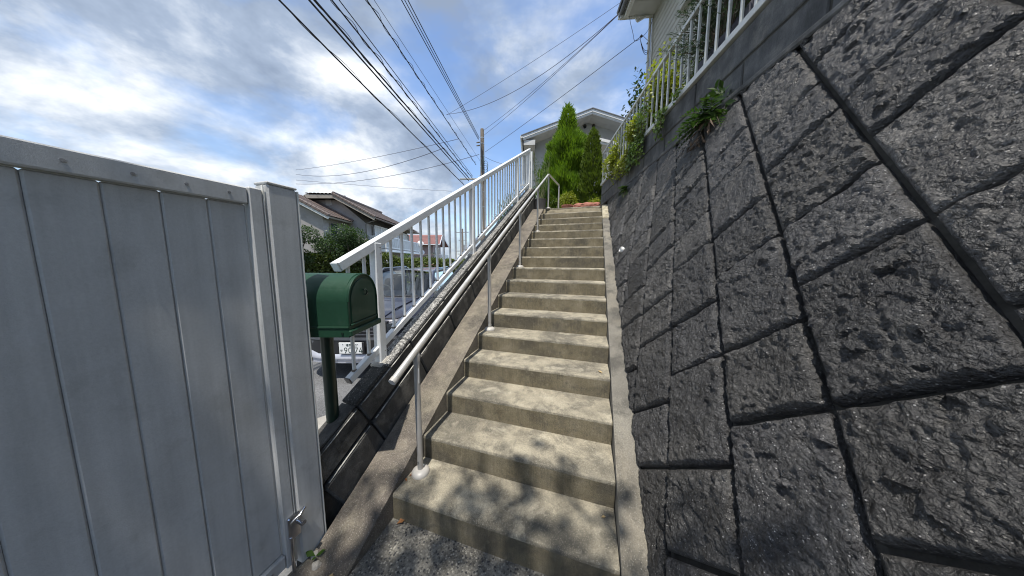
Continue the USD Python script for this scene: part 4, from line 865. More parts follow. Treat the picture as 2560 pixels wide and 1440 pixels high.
tor = trimesh.creation.torus(0.17, 0.016, 32, 10); tor.apply_transform(trimesh.transformations.euler_matrix(1.15, 0, 0)); tor.apply_translation((-0.36, 1.68, 1.06)); obj('steering_wheel', tor, M['seat'], car, smooth=True)
obj('rear_view_mirror', MB().box((0, 1.84, 1.39), (0.22, 0.03, 0.06), None, 0.012).mesh(), M['black_plastic'], car)
obj('cowl', MB().box((0, WS0 + 0.03, 1.045), (1.5, 0.12, 0.02), None, 0.006).mesh(), M['black_plastic'], car)
# licence plate
PY = front_y(0, 0) - 0.062
pl = obj('licence_plate', MB().box((0, PY, 0.475), (0.33, 0.012, 0.165), None, 0.004).mesh(), M['plate'], car)
obj('plate_holder', MB().box((0.012, PY + 0.010, 0.472), (0.36, 0.014, 0.18), None, 0.004).mesh(), M['black_plastic'], pl)
def on_plate(m_, x, z):
    v = np.asarray(m_.vertices); return trimesh.Trimesh(np.c_[v[:, 0] + x, PY - 0.0062 - v[:, 2], v[:, 1] + z], m_.faces, process=False)
ink = []
for tx, x, z, h_ in (('90', -0.100, 0.405, 0.082), ('74', 0.052, 0.405, 0.082), ('03', 0.040, 0.503, 0.036), ('-', 0.008, 0.425, 0.06)):
    m_ = meshkit.text_mesh(tx, h_, 0.002); m_.vertices[:, 0] *= 0.86; ink.append(on_plate(m_, x, z))
def strokes(lines, x, z, s, w=0.0042):
    o = MB()
    for ln in lines:
        for p0, p1 in zip(ln[:-1], ln[1:]):
            a = np.array([x + p0[0] * s, PY - 0.0070, z + p0[1] * s]); c = np.array([x + p1[0] * s, PY - 0.0070, z + p1[1] * s])
            o.bar(a, c, 0.0018, w, up=np.cross(c - a, [0, 1, 0]) / np.linalg.norm(c - a))
    v, f = o.mesh(); return trimesh.Trimesh(v, f, process=False)
fuku = [[(0.14, 1.0), (0.2, 0.9)], [(0.02, 0.8), (0.34, 0.8), (0.05, 0.42)], [(0.2, 0.62), (0.2, 0.0)], [(0.24, 0.55), (0.36, 0.45)], [(0.42, 0.97), (1.0, 0.97)], [(0.5, 0.82), (0.92, 0.82), (0.92, 0.62), (0.5, 0.62), (0.5, 0.82)],
        [(0.46, 0.48), (0.96, 0.48), (0.96, 0.03), (0.46, 0.03), (0.46, 0.48)], [(0.46, 0.26), (0.96, 0.26)], [(0.71, 0.48), (0.71, 0.03)]]
oka = [[(0.08, 0.0), (0.08, 0.97), (0.92, 0.97), (0.92, 0.03), (0.82, 0.06)], [(0.32, 0.86), (0.38, 0.74)], [(0.68, 0.86), (0.62, 0.74)], [(0.2, 0.66), (0.8, 0.66)], [(0.28, 0.5), (0.28, 0.18), (0.72, 0.18), (0.72, 0.5)], [(0.5, 0.64), (0.5, 0.18)]]
se = [[(0.0, 0.6), (1.0, 0.7)], [(0.72, 1.0), (0.72, 0.42), (0.62, 0.4)], [(0.3, 0.92), (0.3, 0.12), (0.42, 0.04), (0.85, 0.06)]]
ink += [strokes(fuku, -0.062, 0.503, 0.036, 0.0034), strokes(oka, -0.018, 0.503, 0.036, 0.0034), strokes(se, -0.148, 0.425, 0.036, 0.0042)]
obj('lettering', trimesh.util.concatenate(ink), M['plate_ink'], pl)
for sx in (-1, 1): obj('plate_bolt', MB().tube([(sx * 0.105, PY - 0.005, 0.535), (sx * 0.105, PY - 0.010, 0.535)], 0.007, 10).mesh(), M['chrome'], pl)

# ------------------------------------------------------------------ houses
class Frame:
    def __init__(s, o, g, h): s.o, s.g, s.h = np.array(o, float), g, h
    def p(s, g, h, z): return s.o + s.g * g + s.h * h + np.array([0, 0, z])
    def box(s, b_, g0, g1, h0, h1, z0, z1, ch=0.0):
        return b_.box(s.p((g0 + g1) / 2, (h0 + h1) / 2, (z0 + z1) / 2), (g1 - g0, h1 - h0, z1 - z0), np.stack([s.g, s.h, [0, 0, 1]], 1), ch)
    def wall_poly(s, b_, poly_gz, h0, h1): return b_.prism(poly_gz, h0, h1, (np.stack([s.g, np.array([0, 0, 1.0]), s.h]), s.o))
    def side_poly(s, b_, poly_hz, g0, g1): return b_.prism(poly_hz, g0, g1, (np.stack([s.h, np.array([0, 0, 1.0]), s.g]), s.o))
def slab(b_, corners, thick):
    """quad of four corner points (upper face), given a thickness downwards along its normal"""
    c = np.array(corners, float); n_ = np.cross(c[1] - c[0], c[3] - c[0]); n_ /= np.linalg.norm(n_)
    if n_[2] < 0: n_ = -n_
    lo = c - n_ * thick; V = np.vstack([c, lo]); F = [[0, 1, 2, 3], [7, 6, 5, 4]] + [[i, i + 4, (i + 1) % 4 + 4, (i + 1) % 4] for i in range(4)]
    m_ = trimesh.Trimesh(V, np.vstack([np.array(F)[:, [0, 1, 2]], np.array(F)[:, [0, 2, 3]]]), process=False); m_.fix_normals(); return b_.tm(m_)
def tile_field(e0, e1, t0, t1, col=0.27, course=0.30, amp=0.030, step=0.028):
    """wavy tile courses between the eave e0-e1 and the top t0-t1"""
    e0, e1, t0, t1 = map(np.array, (e0, e1, t0, t1)); L = np.linalg.norm(e1 - e0); H_ = np.linalg.norm((t0 + t1) / 2 - (e0 + e1) / 2)
    nc = max(2, int(L / col)); nr = max(2, int(H_ / course)); n_ = np.cross(e1 - e0, t0 - e0); n_ /= np.linalg.norm(n_); n_ *= np.sign(n_[2])
    us = np.linspace(0, 1, nc * 6 + 1); wave = amp * np.abs(np.sin(np.arange(len(us)) * math.pi / 6)) ** 0.7
    V = []; F = []; w = len(us)
    rows = []
    for r_ in range(nr):
        rows += [(r_ / nr, step), ((r_ + 0.999) / nr, 0.0)]
    for v, hh in rows:
        a = e0 + (t0 - e0) * v; c = e1 + (t1 - e1) * v
        V.append(a + (c - a) * us[:, None] + n_ * (wave + hh)[:, None])
    V = np.vstack(V)
    for i in range(len(rows) - 1):
        for j in range(w - 1): a = i * w + j; F.append([a, a + 1, a + w + 1, a + w])
    return V, np.array(F)

# --- taupe two storey house across the road
A = Frame((-15.77, 15.58, 0), GA, HA)
ha = thing('taupe_house', 'taupe two storey house with brown tiled roof beyond the hedge', 'house')
b = MB(); A.wall_poly(b, [(-9.5, -0.3), (-1.0, -0.3), (-1.0, 4.66), (-3.1, 6.50), (-5.3, 6.50), (-9.5, 4.2)], 0.6, 11.2); obj('wall', b.mesh(), M['wall_taupe'], ha)
b = MB(); A.wall_poly(b, [(-9.5, -0.3), (-2.65, -0.3), (-2.65, 4.72), (-5.4, 6.2), (-9.5, 6.0)], -2.2, 0.59); wing = obj('wing_wall', b.mesh(), M['wall_taupe'], ha)
# roofs: decks, tiles and tiles along the verge
b = MB(); slab(b, [A.p(0, 0, 5.10), A.p(0, 12, 5.10), A.p(-3.15, 8.6, 6.82), A.p(-3.15, 0, 6.82)], 0.13); slab(b, [A.p(-3.15, 0, 6.82), A.p(-3.15, 8.6, 6.82), A.p(-5.2, 8.6, 6.86), A.p(-5.2, 0, 6.80)], 0.13)
slab(b, [A.p(-5.2, 0, 6.80), A.p(-5.2, 10, 6.86), A.p(-9.8, 10, 4.4), A.p(-9.8, 0, 4.4)], 0.13); slab(b, [A.p(0, 12, 5.10), A.p(-8, 12, 5.10), A.p(-5.2, 8.6, 6.86), A.p(-3.15, 8.6, 6.82)], 0.13)
roofA = obj('roof', b.mesh(), M['trim_beige'], ha)
obj('tile_courses', tile_field(A.p(0.06, 0.1, 5.12), A.p(0.06, 12, 5.12), A.p(-3.15, 0.1, 6.85), A.p(-3.15, 8.6, 6.85)), M['tile'], roofA, smooth=40, kind='stuff')
obj('tile_courses', tile_field(A.p(-3.15, -0.12, 6.82), A.p(-5.2, -0.12, 6.82), A.p(-3.15, 1.6, 7.0), A.p(-5.2, 1.6, 7.0), amp=0.05), M['tile'], roofA, smooth=40, kind='stuff')
def verge(fr, g0, z0, g1, z1, h_, n, parent, hw=0.17):
    for i in range(n):
        t0, t1 = i / n, (i + 0.97) / n
        a = fr.p(g0 + (g1 - g0) * t0, h_, z0 + (z1 - z0) * t0 + 0.02); c = fr.p(g0 + (g1 - g0) * t1, h_, z0 + (z1 - z0) * t1 + 0.05)
        obj('verge_tile', MB().bar(a, c, 0.24, hw, ch=0.03).mesh(), M['tile'], parent)
verge(A, 0.05, 5.10, -3.15, 6.84, -0.02, 12, roofA)
obj('ridge_tile', MB().tube([A.p(-3.05, -0.1, 6.90), A.p(-3.15, 0.3, 6.94), A.p(-3.15, 8.6, 6.98)], 0.13, 10).mesh(), M['tile'], roofA, smooth=50)
obj('ridge_tile', MB().tube([A.p(-3.1, 1.6, 7.02), A.p(-5.25, 1.6, 7.02)], 0.11, 10).mesh(), M['tile'], roofA, smooth=50)
b = MB(); b.bar(A.p(0.02, -0.05, 4.95), A.p(-3.12, -0.05, 6.66), 0.05, 0.24); b.bar(A.p(-3.08, -0.05, 6.64), A.p(-5.3, -0.05, 6.60), 0.05, 0.26); b.bar(A.p(-5.2, -0.05, 6.6), A.p(-9.8, -0.05, 4.3), 0.05, 0.24); obj('bargeboard', b.mesh(), M['trim_beige'], roofA)
b = MB(); b.tube([A.p(0.10, 0.0, 5.0), A.p(0.10, 12.1, 5.0)], 0.06, 8); obj('gutter', b.mesh(), M['tile'], roofA, smooth=50)
wg = MB(); slab(wg, [A.p(-2.04, -2.5, 4.72), A.p(-2.04, 0.59, 4.72), A.p(-5.6, 0.59, 6.66), A.p(-5.6, -2.5, 6.66)], 0.12); slab(wg, [A.p(-5.6, -2.5, 6.66), A.p(-5.6, 0.59, 6.66), A.p(-9.5, 0.59, 4.6), A.p(-9.5, -2.5, 4.6)], 0.12)
roofW = obj('wing_roof', wg.mesh(), M['trim_beige'], ha)
obj('tile_courses', tile_field(A.p(-1.98, -2.45, 4.73), A.p(-1.98, 0.45, 4.73), A.p(-5.6, -2.45, 6.70), A.p(-5.6, 0.45, 6.70), amp=0.04), M['tile'], roofW, smooth=40, kind='stuff')
verge(A, -2.0, 4.74, -5.6, 6.70, -2.52, 13, roofW, 0.2)
b = MB(); b.bar(A.p(-2.02, -2.55, 4.58), A.p(-5.6, -2.55, 6.52), 0.05, 0.18); obj('bargeboard', b.mesh(), M['pale_board'], roofW)
obj('flashing', MB().bar(A.p(-1.98, 0.52, 4.86), A.p(-5.6, 0.52, 6.84), 0.16, 0.12).mesh(), M['tile'], roofW)
# vent, windows, downpipe
vt = obj('gable_vent', A.box(MB(), -4.09, -3.66, 0.55, 0.62, 6.08, 6.52, 0.01).mesh(), M['pale_board'], ha)
for i in range(5): obj('louvre', MB().box(A.p(-3.875, 0.545, 6.14 + i * 0.08), (0.36, 0.06, 0.02), np.stack([GA, HA, [0, 0, 1]], 1) @ rotm(0.5), 0).mesh(), M['trim_beige'], vt)
w_ = obj('window', A.box(MB(), -2.66, -2.60, -1.55, -0.55, 3.35, 4.45).mesh(), M['trim_beige'], wing); 
obj('window_pane', A.box(MB(), -2.61, -2.585, -1.45, -0.65, 3.45, 4.38).mesh(), M['dark_glass'], wing)
for i in range(6):
    h0 = 1.9 + i * 1.38
    o = obj('shutter', A.box(MB(), -1.0, -0.93, h0, h0 + 1.28, 2.75, 4.66, 0.01).mesh(), M['pale_board'] if i not in (4,) else M['dark_glass'], ha)
    b = MB()
    for hh in (h0, h0 + 1.28): A.box(b, -0.935, -0.90, hh - 0.04, hh + 0.04, 2.75, 4.70)
    A.box(b, -0.935, -0.90, h0, h0 + 1.28, 4.64, 4.72); obj('frame', b.mesh(), M['fascia'], o)
b = MB(); b.tube([A.p(0.08, 0.3, 4.95), A.p(-0.6, 0.4, 4.75), A.p(-0.98, 0.52, 4.6), A.p(-0.98, 0.52, -0.2)], 0.045, 8); obj('downpipe', b.mesh(), M['rubber'], ha, smooth=50)
b = MB(); b.tube([A.p(-0.93, 1.5, 4.6), A.p(-0.93, 1.5, 2.5)], 0.045, 8); obj('downpipe', b.mesh(), M['rubber'], ha, smooth=50)
bal = obj('balcony', A.box(MB(), -1.0, 0.45, 0.9, 10.9, 2.36, 2.56).mesh(), M['fascia'], ha)
b = MB(); A.box(b, 0.36, 0.44, 0.9, 10.9, 3.62, 3.70); A.box(b, -1.0, 0.44, 0.9, 0.98, 3.62, 3.70); A.box(b, 0.37, 0.43, 0.9, 10.9, 2.70, 2.76); obj('balcony_rail', b.mesh(), M['fascia'], bal)
b = MB()
for h_ in np.arange(0.95, 10.9, 0.155): A.box(b, 0.385, 0.425, h_, h_ + 0.11, 2.62, 3.62)
for g_ in np.arange(-0.95, 0.4, 0.155): A.box(b, g_, g_ + 0.11, 0.92, 0.96, 2.62, 3.62)
obj('balcony_slats', b.mesh(), M['pale_board'], bal, kind='stuff')
for h_ in (1.05, 4.3, 7.6, 10.8): obj('balcony_post', A.box(MB(), 0.33, 0.45, h_ - 0.06, h_ + 0.06, -0.3, 2.36).mesh(), M['fascia'], ha)
obj('ground_window', A.box(MB(), -1.0, -0.94, 4.2, 6.4, 0.6, 2.0).mesh(), M['dark_glass'], ha)
for (g_, h_, z_, nm) in ((0.62, 10.3, 3.72, 'upper larger'), (0.62, 10.6, 2.62, 'lower')):
    d_ = thing('satellite_dish', 'white satellite dish, the %s one on the far balcony corner' % nm, 'satellite dish', A.p(g_, h_, z_), math.radians(10), 'dishes on the balcony')
    dm = trimesh.creation.icosphere(3, 0.62); dm = trimesh.Trimesh(dm.vertices, dm.faces[dm.vertices[dm.faces].mean(1)[:, 2] > 0.50]); dm.remove_unreferenced_vertices()
    dm.vertices -= [0, 0, 0.55]; dm.apply_transform(trimesh.transformations.euler_matrix(math.radians(62), 0, 0.5)); obj('bowl', dm, M['dish'], d_, smooth=True)
    obj('arm', MB().tube([(0, 0.05, -0.1), (0.05, -0.35, -0.25), (0.1, -0.42, -0.05)], 0.018, 6).mesh(), M['galv'], d_); obj('mount', MB().tube([(0, 0.05, 0), (-0.15, 0.15, -0.3)], 0.025, 6).mesh(), M['galv'], d_)

# --- mauve house with a red roof farther down the road
tB = math.radians(17); B = Frame((-20.5, 31.9, 0), np.array([math.cos(tB), math.sin(tB), 0]), np.array([-math.sin(tB), math.cos(tB), 0]))
hb = thing('red_roofed_house', 'mauve house with faded red roof and white balcony farther down the road', 'house')
b = MB(); B.wall_poly(b, [(-9, -3), (-1.1, -3), (-1.1, 4.0), (-9, 4.0)], 0.5, 4.5); obj('wall', b.mesh(), M['wall_mauve'], hb)
b = MB(); B.side_poly(b, [(0.5, 3.9), (4.5, 3.9), (2.5, 5.35)], -1.4, -1.1); obj('gable', b.mesh(), M['wall_mauve'], hb)
b = MB(); slab(b, [B.p(-9, 0, 4.05), B.p(0.1, 0, 4.05), B.p(-0.2, 2.5, 5.62), B.p(-9, 2.5, 5.62)], 0.14); slab(b, [B.p(-9, 2.5, 5.62), B.p(-0.2, 2.5, 5.62), B.p(0.1, 5.2, 3.95), B.p(-9, 5.2, 3.95)], 0.14); rb = obj('roof', b.mesh(), M['tile_red'], hb)
b = MB(); b.bar(B.p(0.12, -0.02, 3.98), B.p(-0.18, 2.5, 5.55), 0.05, 0.20); b.bar(B.p(-0.18, 2.5, 5.55), B.p(0.12, 5.2, 3.88), 0.05, 0.20); b.bar(B.p(-9, -0.06, 3.95), B.p(0.1, -0.06, 3.95), 0.1, 0.12); obj('bargeboard', b.mesh(), M['fascia'], rb)
for i in range(9): obj('roof_sheet_seam', MB().bar(B.p(-9, 0.25 * i + 0.1, 4.07 + 0.157 * i + 0.06), B.p(-0.1, 0.25 * i + 0.1, 4.07 + 0.157 * i + 0.06), 0.02, 0.03).mesh(), M['tile_red'], rb)
b = MB(); slab(b, [B.p(-3.4, -1.3, 0.75), B.p(0.6, -1.3, 0.75), B.p(-0.6, 0.5, 1.75), B.p(-3.4, 0.5, 1.75)], 0.12); obj('porch_roof', b.mesh(), M['tile_red'], hb)
b = MB(); B.box(b, -3.2, 0.2, -0.9, 0.5, -3, 0.62); obj('porch_wall', b.mesh(), M['wall_mauve'], hb)
obj('window', B.box(MB(), -1.1, -1.02, 1.2, 3.6, 2.0, 3.6).mesh(), M['pale_board'], hb)
obj('window_pane', B.box(MB(), -1.04, -1.0, 2.5, 3.5, 2.05, 3.5).mesh(), M['dark_glass'], hb)
bb = obj('balcony', B.box(MB(), -1.0, 0.2, 0.5, 4.5, 1.35, 1.52).mesh(), M['fascia'], hb); obj('balcony_panel', B.box(MB(), 0.12, 0.2, 0.5, 4.5, 1.55, 2.5).mesh(), M['pale_board'], bb); 
b = MB()
for g_ in np.arange(-0.9, 0.15, 0.17): B.box(b, g_, g_ + 0.09, 0.5, 0.55, 1.55, 2.5)
obj('balcony_slats', b.mesh(), M['pale_board'], bb, kind='stuff')

# --- pale gabled house at the top of the stairs
tW = math.radians(13); Wf = Frame((0.984, 10.318, 0), np.array([math.cos(tW), math.sin(tW), 0]), np.array([-math.sin(tW), math.cos(tW), 0]))
hw = thing('gabled_house', 'pale grey rendered house with low white gable behind the cypress', 'house')
b = MB(); Wf.wall_poly(b, [(-2.31, 2.7), (2.31, 2.7), (2.31, 6.95), (0, 7.62), (-2.31, 6.95)], 0.75, 9.0); obj('wall', b.mesh(), M['wall_white'], hw)
PIT = 0.332
b = MB(); slab(b, [Wf.p(-2.92, -0.03, 6.87), Wf.p(-2.92, 9.5, 6.87), Wf.p(0, 9.5, 7.84), Wf.p(0, -0.03, 7.84)], 0.035); slab(b, [Wf.p(0, -0.03, 7.84), Wf.p(0, 9.5, 7.84), Wf.p(2.92, 9.5, 6.87), Wf.p(2.92, -0.03, 6.87)], 0.035); rw_ = obj('roof', b.mesh(), M['roof_grey'], hw)
for sg in (-1, 1):
    nm = 'bargeboard'
    obj('bargeboard', MB().bar(Wf.p(sg * 2.86, 0.01, 6.80), Wf.p(0, 0.01, 7.755), 0.03, 0.10).mesh(), M['fascia'], rw_)
    obj('bargeboard', MB().bar(Wf.p(sg * 2.82, 0.04, 6.725), Wf.p(0, 0.04, 7.665), 0.03, 0.085).mesh(), M['fascia'], rw_)
    b = MB(); slab(b, [Wf.p(sg * 2.80, 0.02, 6.72), Wf.p(sg * 2.80, 9.4, 6.72), Wf.p(0, 9.4, 7.655), Wf.p(0, 0.02, 7.655)], 0.02); obj('soffit', b.mesh(), M['soffit'], rw_)
    b = MB(); Wf.box(b, min(sg * 2.32, sg * 2.80), max(sg * 2.32, sg * 2.80), 0.06, 9.2, 6.50, 6.70); obj('eave_box', b.mesh(), M['soffit'], rw_)
    b = MB(); b.tube([Wf.p(sg * 2.90, -0.02, 6.80), Wf.p(sg * 2.90, 9.4, 6.80)], 0.055, 10); obj('gutter', b.mesh(), M['gutter_pipe'], rw_, smooth=50)
b = MB(); b.tube([Wf.p(-2.90, 0.25, 6.78), Wf.p(-2.86, 0.3, 6.3), Wf.p(-2.45, 0.6, 6.1), Wf.p(-2.38, 0.68, 5.9), Wf.p(-2.38, 0.68, 2.9)], 0.032, 8); obj('downpipe', b.mesh(), M['gutter_pipe'], hw, smooth=50)
for g_ in (-0.15, 0.22):
    v_ = trimesh.creation.icosphere(3, 0.075); v_.vertices[:, 1] *= 0.9; c_ = Wf.p(g_, 0.73, 7.50); v_.apply_translation(c_)
    o = obj('vent_hood', v_, M['hood'], hw, smooth=True)
    obj('vent_mouth', MB().tube([c_ + np.array([0, -0.02, -0.02]), c_ + np.array([0, -0.035, -0.075])], 0.055, 16).mesh(), M['dark_glass'], o)
# lower porch roof on its right
b = MB(); slab(b, [Wf.p(0.15, -0.7, 6.40), Wf.p(0.15, 0.75, 6.52), Wf.p(3.2, 0.75, 5.70), Wf.p(3.2, -0.7, 5.62)], 0.03); pr_ = obj('porch_roof', b.mesh(), M['roof_grey'], hw)
obj('bargeboard', MB().bar(Wf.p(0.12, -0.68, 6.32), Wf.p(3.2, -0.68, 5.54), 0.03, 0.11).mesh(), M['fascia'], pr_); obj('bargeboard', MB().bar(Wf.p(0.12, -0.65, 6.23), Wf.p(3.2, -0.65, 5.45), 0.03, 0.09).mesh(), M['fascia'], pr_)
b = MB(); slab(b, [Wf.p(0.15, -0.66, 6.20), Wf.p(0.15, 0.75, 6.24), Wf.p(3.2, 0.75, 5.46), Wf.p(3.2, -0.66, 5.42)], 0.02); obj('soffit', b.mesh(), M['soffit'], pr_)
b = MB(); Wf.box(b, 0.3, 3.0, 0.3, 0.75, 2.7, 5.4); obj('porch_wall', b.mesh(), M['wall_white'], hw)
obj('window', Wf.box(MB(), -1.7, -0.6, 0.70, 0.76, 4.2, 5.3).mesh(), M['fascia'], hw)
obj('window_pane', Wf.box(MB(), -1.62, -0.68, 0.69, 0.72, 4.28, 5.22).mesh(), M['dark_glass'], hw)

# --- sided house on the terrace
hs = thing('sided_house', 'cream lap sided house on the terrace with deep boxed eaves', 'house')
EVE = 8.36
def tbox(b_, a0, a1, o0, o1, z0, z1, ch=0.0): return b_.box(terr((a0 + a1) / 2, (o0 + o1) / 2, (z0 + z1) / 2), (o1 - o0, a1 - a0, z1 - z0), np.stack([NV, VV, [0, 0, 1]], 1), ch)
A_FAR = 4.36
obj('wall', tbox(MB(), -7, A_FAR - 0.02, 1.52, 9, 3.3, EVE).mesh(), M['siding'], hs)
zz = 3.46; kk = 0
while zz < EVE - 0.02:
    z1 = min(zz + 0.155, EVE)
    b = MB()
    # a lap board leaning out at its lower edge
    poly = [(1.519, zz), (1.492, zz), (1.502, z1 + 0.004), (1.519, z1 + 0.004)]
    b.prism(poly, -7, A_FAR - 0.06, (np.stack([NV, np.array([0, 0, 1.0]), VV]), T0))
    obj('lap_board', b.mesh(), M['siding'], hs); zz += 0.155
obj('corner_board', tbox(MB(), A_FAR - 0.07, A_FAR + 0.02, 1.48, 1.60, 3.3, EVE).mesh(), M['gutter_pipe'], hs)
b = MB(); b.tube([terr(A_FAR + 0.0, 1.43, 3.5), terr(A_FAR + 0.0, 1.43, EVE - 0.03)], 0.036, 12); obj('downpipe', b.mesh(), M['gutter_pipe'], hs, smooth=50)
b = MB(); b.bar(terr(A_FAR - 0.1, 1.05, EVE - 0.16), terr(A_FAR - 0.1, 1.40, EVE + 0.02), 0.05, 0.05); b.bar(terr(A_FAR - 0.1, 1.05, EVE - 0.16), terr(A_FAR - 0.1, 0.98, EVE - 0.02), 0.04, 0.04); obj('eave_bracket', b.mesh(), M['gutter_pipe'], hs)
b = MB(); b.tube([terr(A_FAR - 0.09, 1.475, 3.5), terr(A_FAR - 0.09, 1.475, EVE - 0.7)], 0.012, 8); obj('conduit', b.mesh(), M['fascia'], hs, smooth=50)
ro = MB(); slab(ro, [terr(-7, 0.52, EVE + 0.20), terr(A_FAR + 0.03, 0.52, EVE + 0.20), terr(A_FAR + 0.03, 5.2, EVE + 1.9), terr(-7, 5.2, EVE + 1.9)], 0.05); slab(ro, [terr(-7, 5.2, EVE + 1.9), terr(A_FAR + 0.03, 5.2, EVE + 1.9), terr(A_FAR + 0.03, 9.8, EVE + 0.2), terr(-7, 9.8, EVE + 0.2)], 0.05)
rs = obj('roof', ro.mesh(), M['roof_grey'], hs)
obj('soffit', tbox(MB(), -7, A_FAR - 0.1, 0.74, 1.5, EVE - 0.02, EVE + 0.0).mesh(), M['soffit'], rs)
obj('fascia_board', tbox(MB(), -7, A_FAR - 0.08, 0.70, 0.738, EVE - 0.05, EVE + 0.20).mesh(), M['fascia'], rs)
obj('soffit_trim', tbox(MB(), -7, A_FAR - 0.10, 0.742, 0.80, EVE - 0.05, EVE - 0.021).mesh(), M['fascia'], rs)
obj('verge_board', tbox(MB(), A_FAR - 0.098, A_FAR - 0.02, 0.60, 9.5, EVE - 0.04, EVE + 0.16).mesh(), M['soffit'], rs)
obj('verge_board', tbox(MB(), A_FAR - 0.018, A_FAR + 0.02, 0.56, 9.5, EVE + 0.0, EVE + 0.20).mesh(), M['fascia'], rs)
b = MB(); b.tube([terr(-7, 0.615, EVE + 0.075), terr(A_FAR - 0.02, 0.615, EVE + 0.075)], 0.055, 12); obj('gutter', b.mesh(), M['roof_grey'], rs, smooth=50)
for a_ in np.arange(A_FAR - 0.5, -7, -0.91): obj('soffit_batten', tbox(MB(), a_ - 0.012, a_ + 0.012, 0.80, 1.5, EVE - 0.03, EVE - 0.02).mesh(), M['soffit'], rs)
sb = obj('shutter_box', tbox(MB(), 1.75, 2.72, 1.36, 1.49, 7.02, 8.1, 0.01).mesh(), M['siding'], hs)
wn = obj('window', tbox(MB(), 0.0, 1.74, 1.42, 1.49, 7.05, 8.05).mesh(), M['fascia'], hs); obj('window_pane', tbox(MB(), 0.06, 0.84, 1.40, 1.425, 7.11, 7.99).mesh(), M['dark_glass'], wn); obj('window_pane', tbox(MB(), 0.90, 1.68, 1.40, 1.425, 7.11, 7.99).mesh(), M['dark_glass'], wn)

# ------------------------------------------------------------------ utility pole and overhead cables
PX = np.array([-4.75, 12.21, 0])
up = thing('utility_pole', 'weathered utility pole with cable bundles beyond the white fence', 'utility pole', PX)
obj('shaft', MB().tube([(0, 0, -0.3), (0, 0, 3), (0, 0, 6), (0, 0, 8.66), (0, 0, 8.72)], [0.16, 0.145, 0.12, 0.098, 0.085], 20).mesh(), M['pole'], up, smooth=40)
for z in (8.25, 7.95, 7.3, 6.75, 6.2, 5.4, 4.6): obj('band', MB().tube([(0, 0, z - 0.02), (0, 0, z + 0.02)], np.interp(z, [3, 8.7], [0.15, 0.104]), 16).mesh(), M['galv'], up)
ca = obj('cross_arm', MB().box((-0.55, -0.20, 6.10), (1.3, 0.09, 0.09), rotm(0, 0, 0.30), 0.01).mesh(), M['galv'], up)
for i in range(7): obj('step_bolt', MB().tube([((-1) ** i * 0.10, 0, 4.2 + i * 0.42), ((-1) ** i * 0.27, -0.02, 4.2 + i * 0.42)], 0.010, 6).mesh(), M['galv'], up)
for i in range(9):
    a0 = rng.uniform(-0.10, 0.10); z0 = rng.uniform(7.5, 8.1); z1 = rng.uniform(5.9, 6.6)
    zs = np.linspace(z0, z1, 16)
    pts_ = np.stack([0.05 + a0 * 0.6 + 0.05 * np.sin(np.linspace(0, 3, 16) + i) + np.where(zs < 7.2, 0.10 * (7.2 - zs) * (i % 3) * 0.6, 0), np.full(16, -0.13) - 0.03 * (i % 3), zs], 1)
    obj('pole_cable', MB().tube(pts_, 0.010, 6).mesh(), M['cable_green'] if i % 3 == 0 else M['cable'], up)
for i in range(3):
    th = np.linspace(0, 2 * math.pi * 1.2, 24); pts_ = np.stack([0.26 + 0.13 * np.cos(th + i), np.full(24, -0.15 - 0.02 * i), 6.75 - 0.12 * i + 0.24 * np.sin(th + i)], 1)
    obj('cable_loop', MB().tube(pts_, 0.010, 6).mesh(), M['cable_green'] if i == 1 else M['cable'], up)
for s_ in (-1, 1): obj('insulator', MB().tube([(-0.12, -0.05, 7.95 + 0.08 * s_), (-0.30, -0.10, 7.93 + 0.08 * s_)], [0.035, 0.025], 10).mesh(), M['hood'], up)

def span(name, lab, p0, p1, r, sag=0.0, m='cable', n=40, lash=None, lash_r=0.007, cat='cable', group=None, wob=0.0):
    p0, p1 = np.array(p0, float), np.array(p1, float); t = np.linspace(0, 1, n)[:, None]
    c = p0 + (p1 - p0) * t; c[:, 2] -= sag * 4 * (t * (1 - t))[:, 0]
    if wob: c += (np.stack([meshkit.noise(np.c_[t[:, 0] * 14, np.full(n, k), np.full(n, r * 999)], 3) for k in (1.5, 4.5, 7.5)], 1) - 0.5) * wob
    x = thing(name, lab, cat, group=group)
    obj('conductor', MB().tube(c, r, 6).mesh(), M[m], x, smooth=True)
    if lash:
        L = np.linalg.norm(p1 - p0); k = max(40, int(L / lash * 8)); tt = np.linspace(0, 1, k); ph = tt * L / lash * 2 * math.pi
        base = np.stack([np.interp(tt, t[:, 0], c[:, i]) for i in range(3)], 1)
        d_ = (p1 - p0) / L; s_ = np.cross(d_, [0, 0, 1]); s_ /= np.linalg.norm(s_); amp = 0.034 * (0.6 + 0.8 * meshkit.noise(np.c_[tt * 11, tt * 0, tt * 0 + r * 77], 2))
        hx_ = base + s_ * (np.cos(ph) * amp)[:, None] + np.array([0, 0, 1]) * (np.sin(ph) * amp * 0.9 + 0.02)[:, None]
        obj('lashing', MB().tube(hx_, lash_r, 4).mesh(), M[m], x, smooth=True)
def far_end(e, nr, k=3.2):
    e, nr = np.array(e), np.array(nr); return e + (nr - e) * k
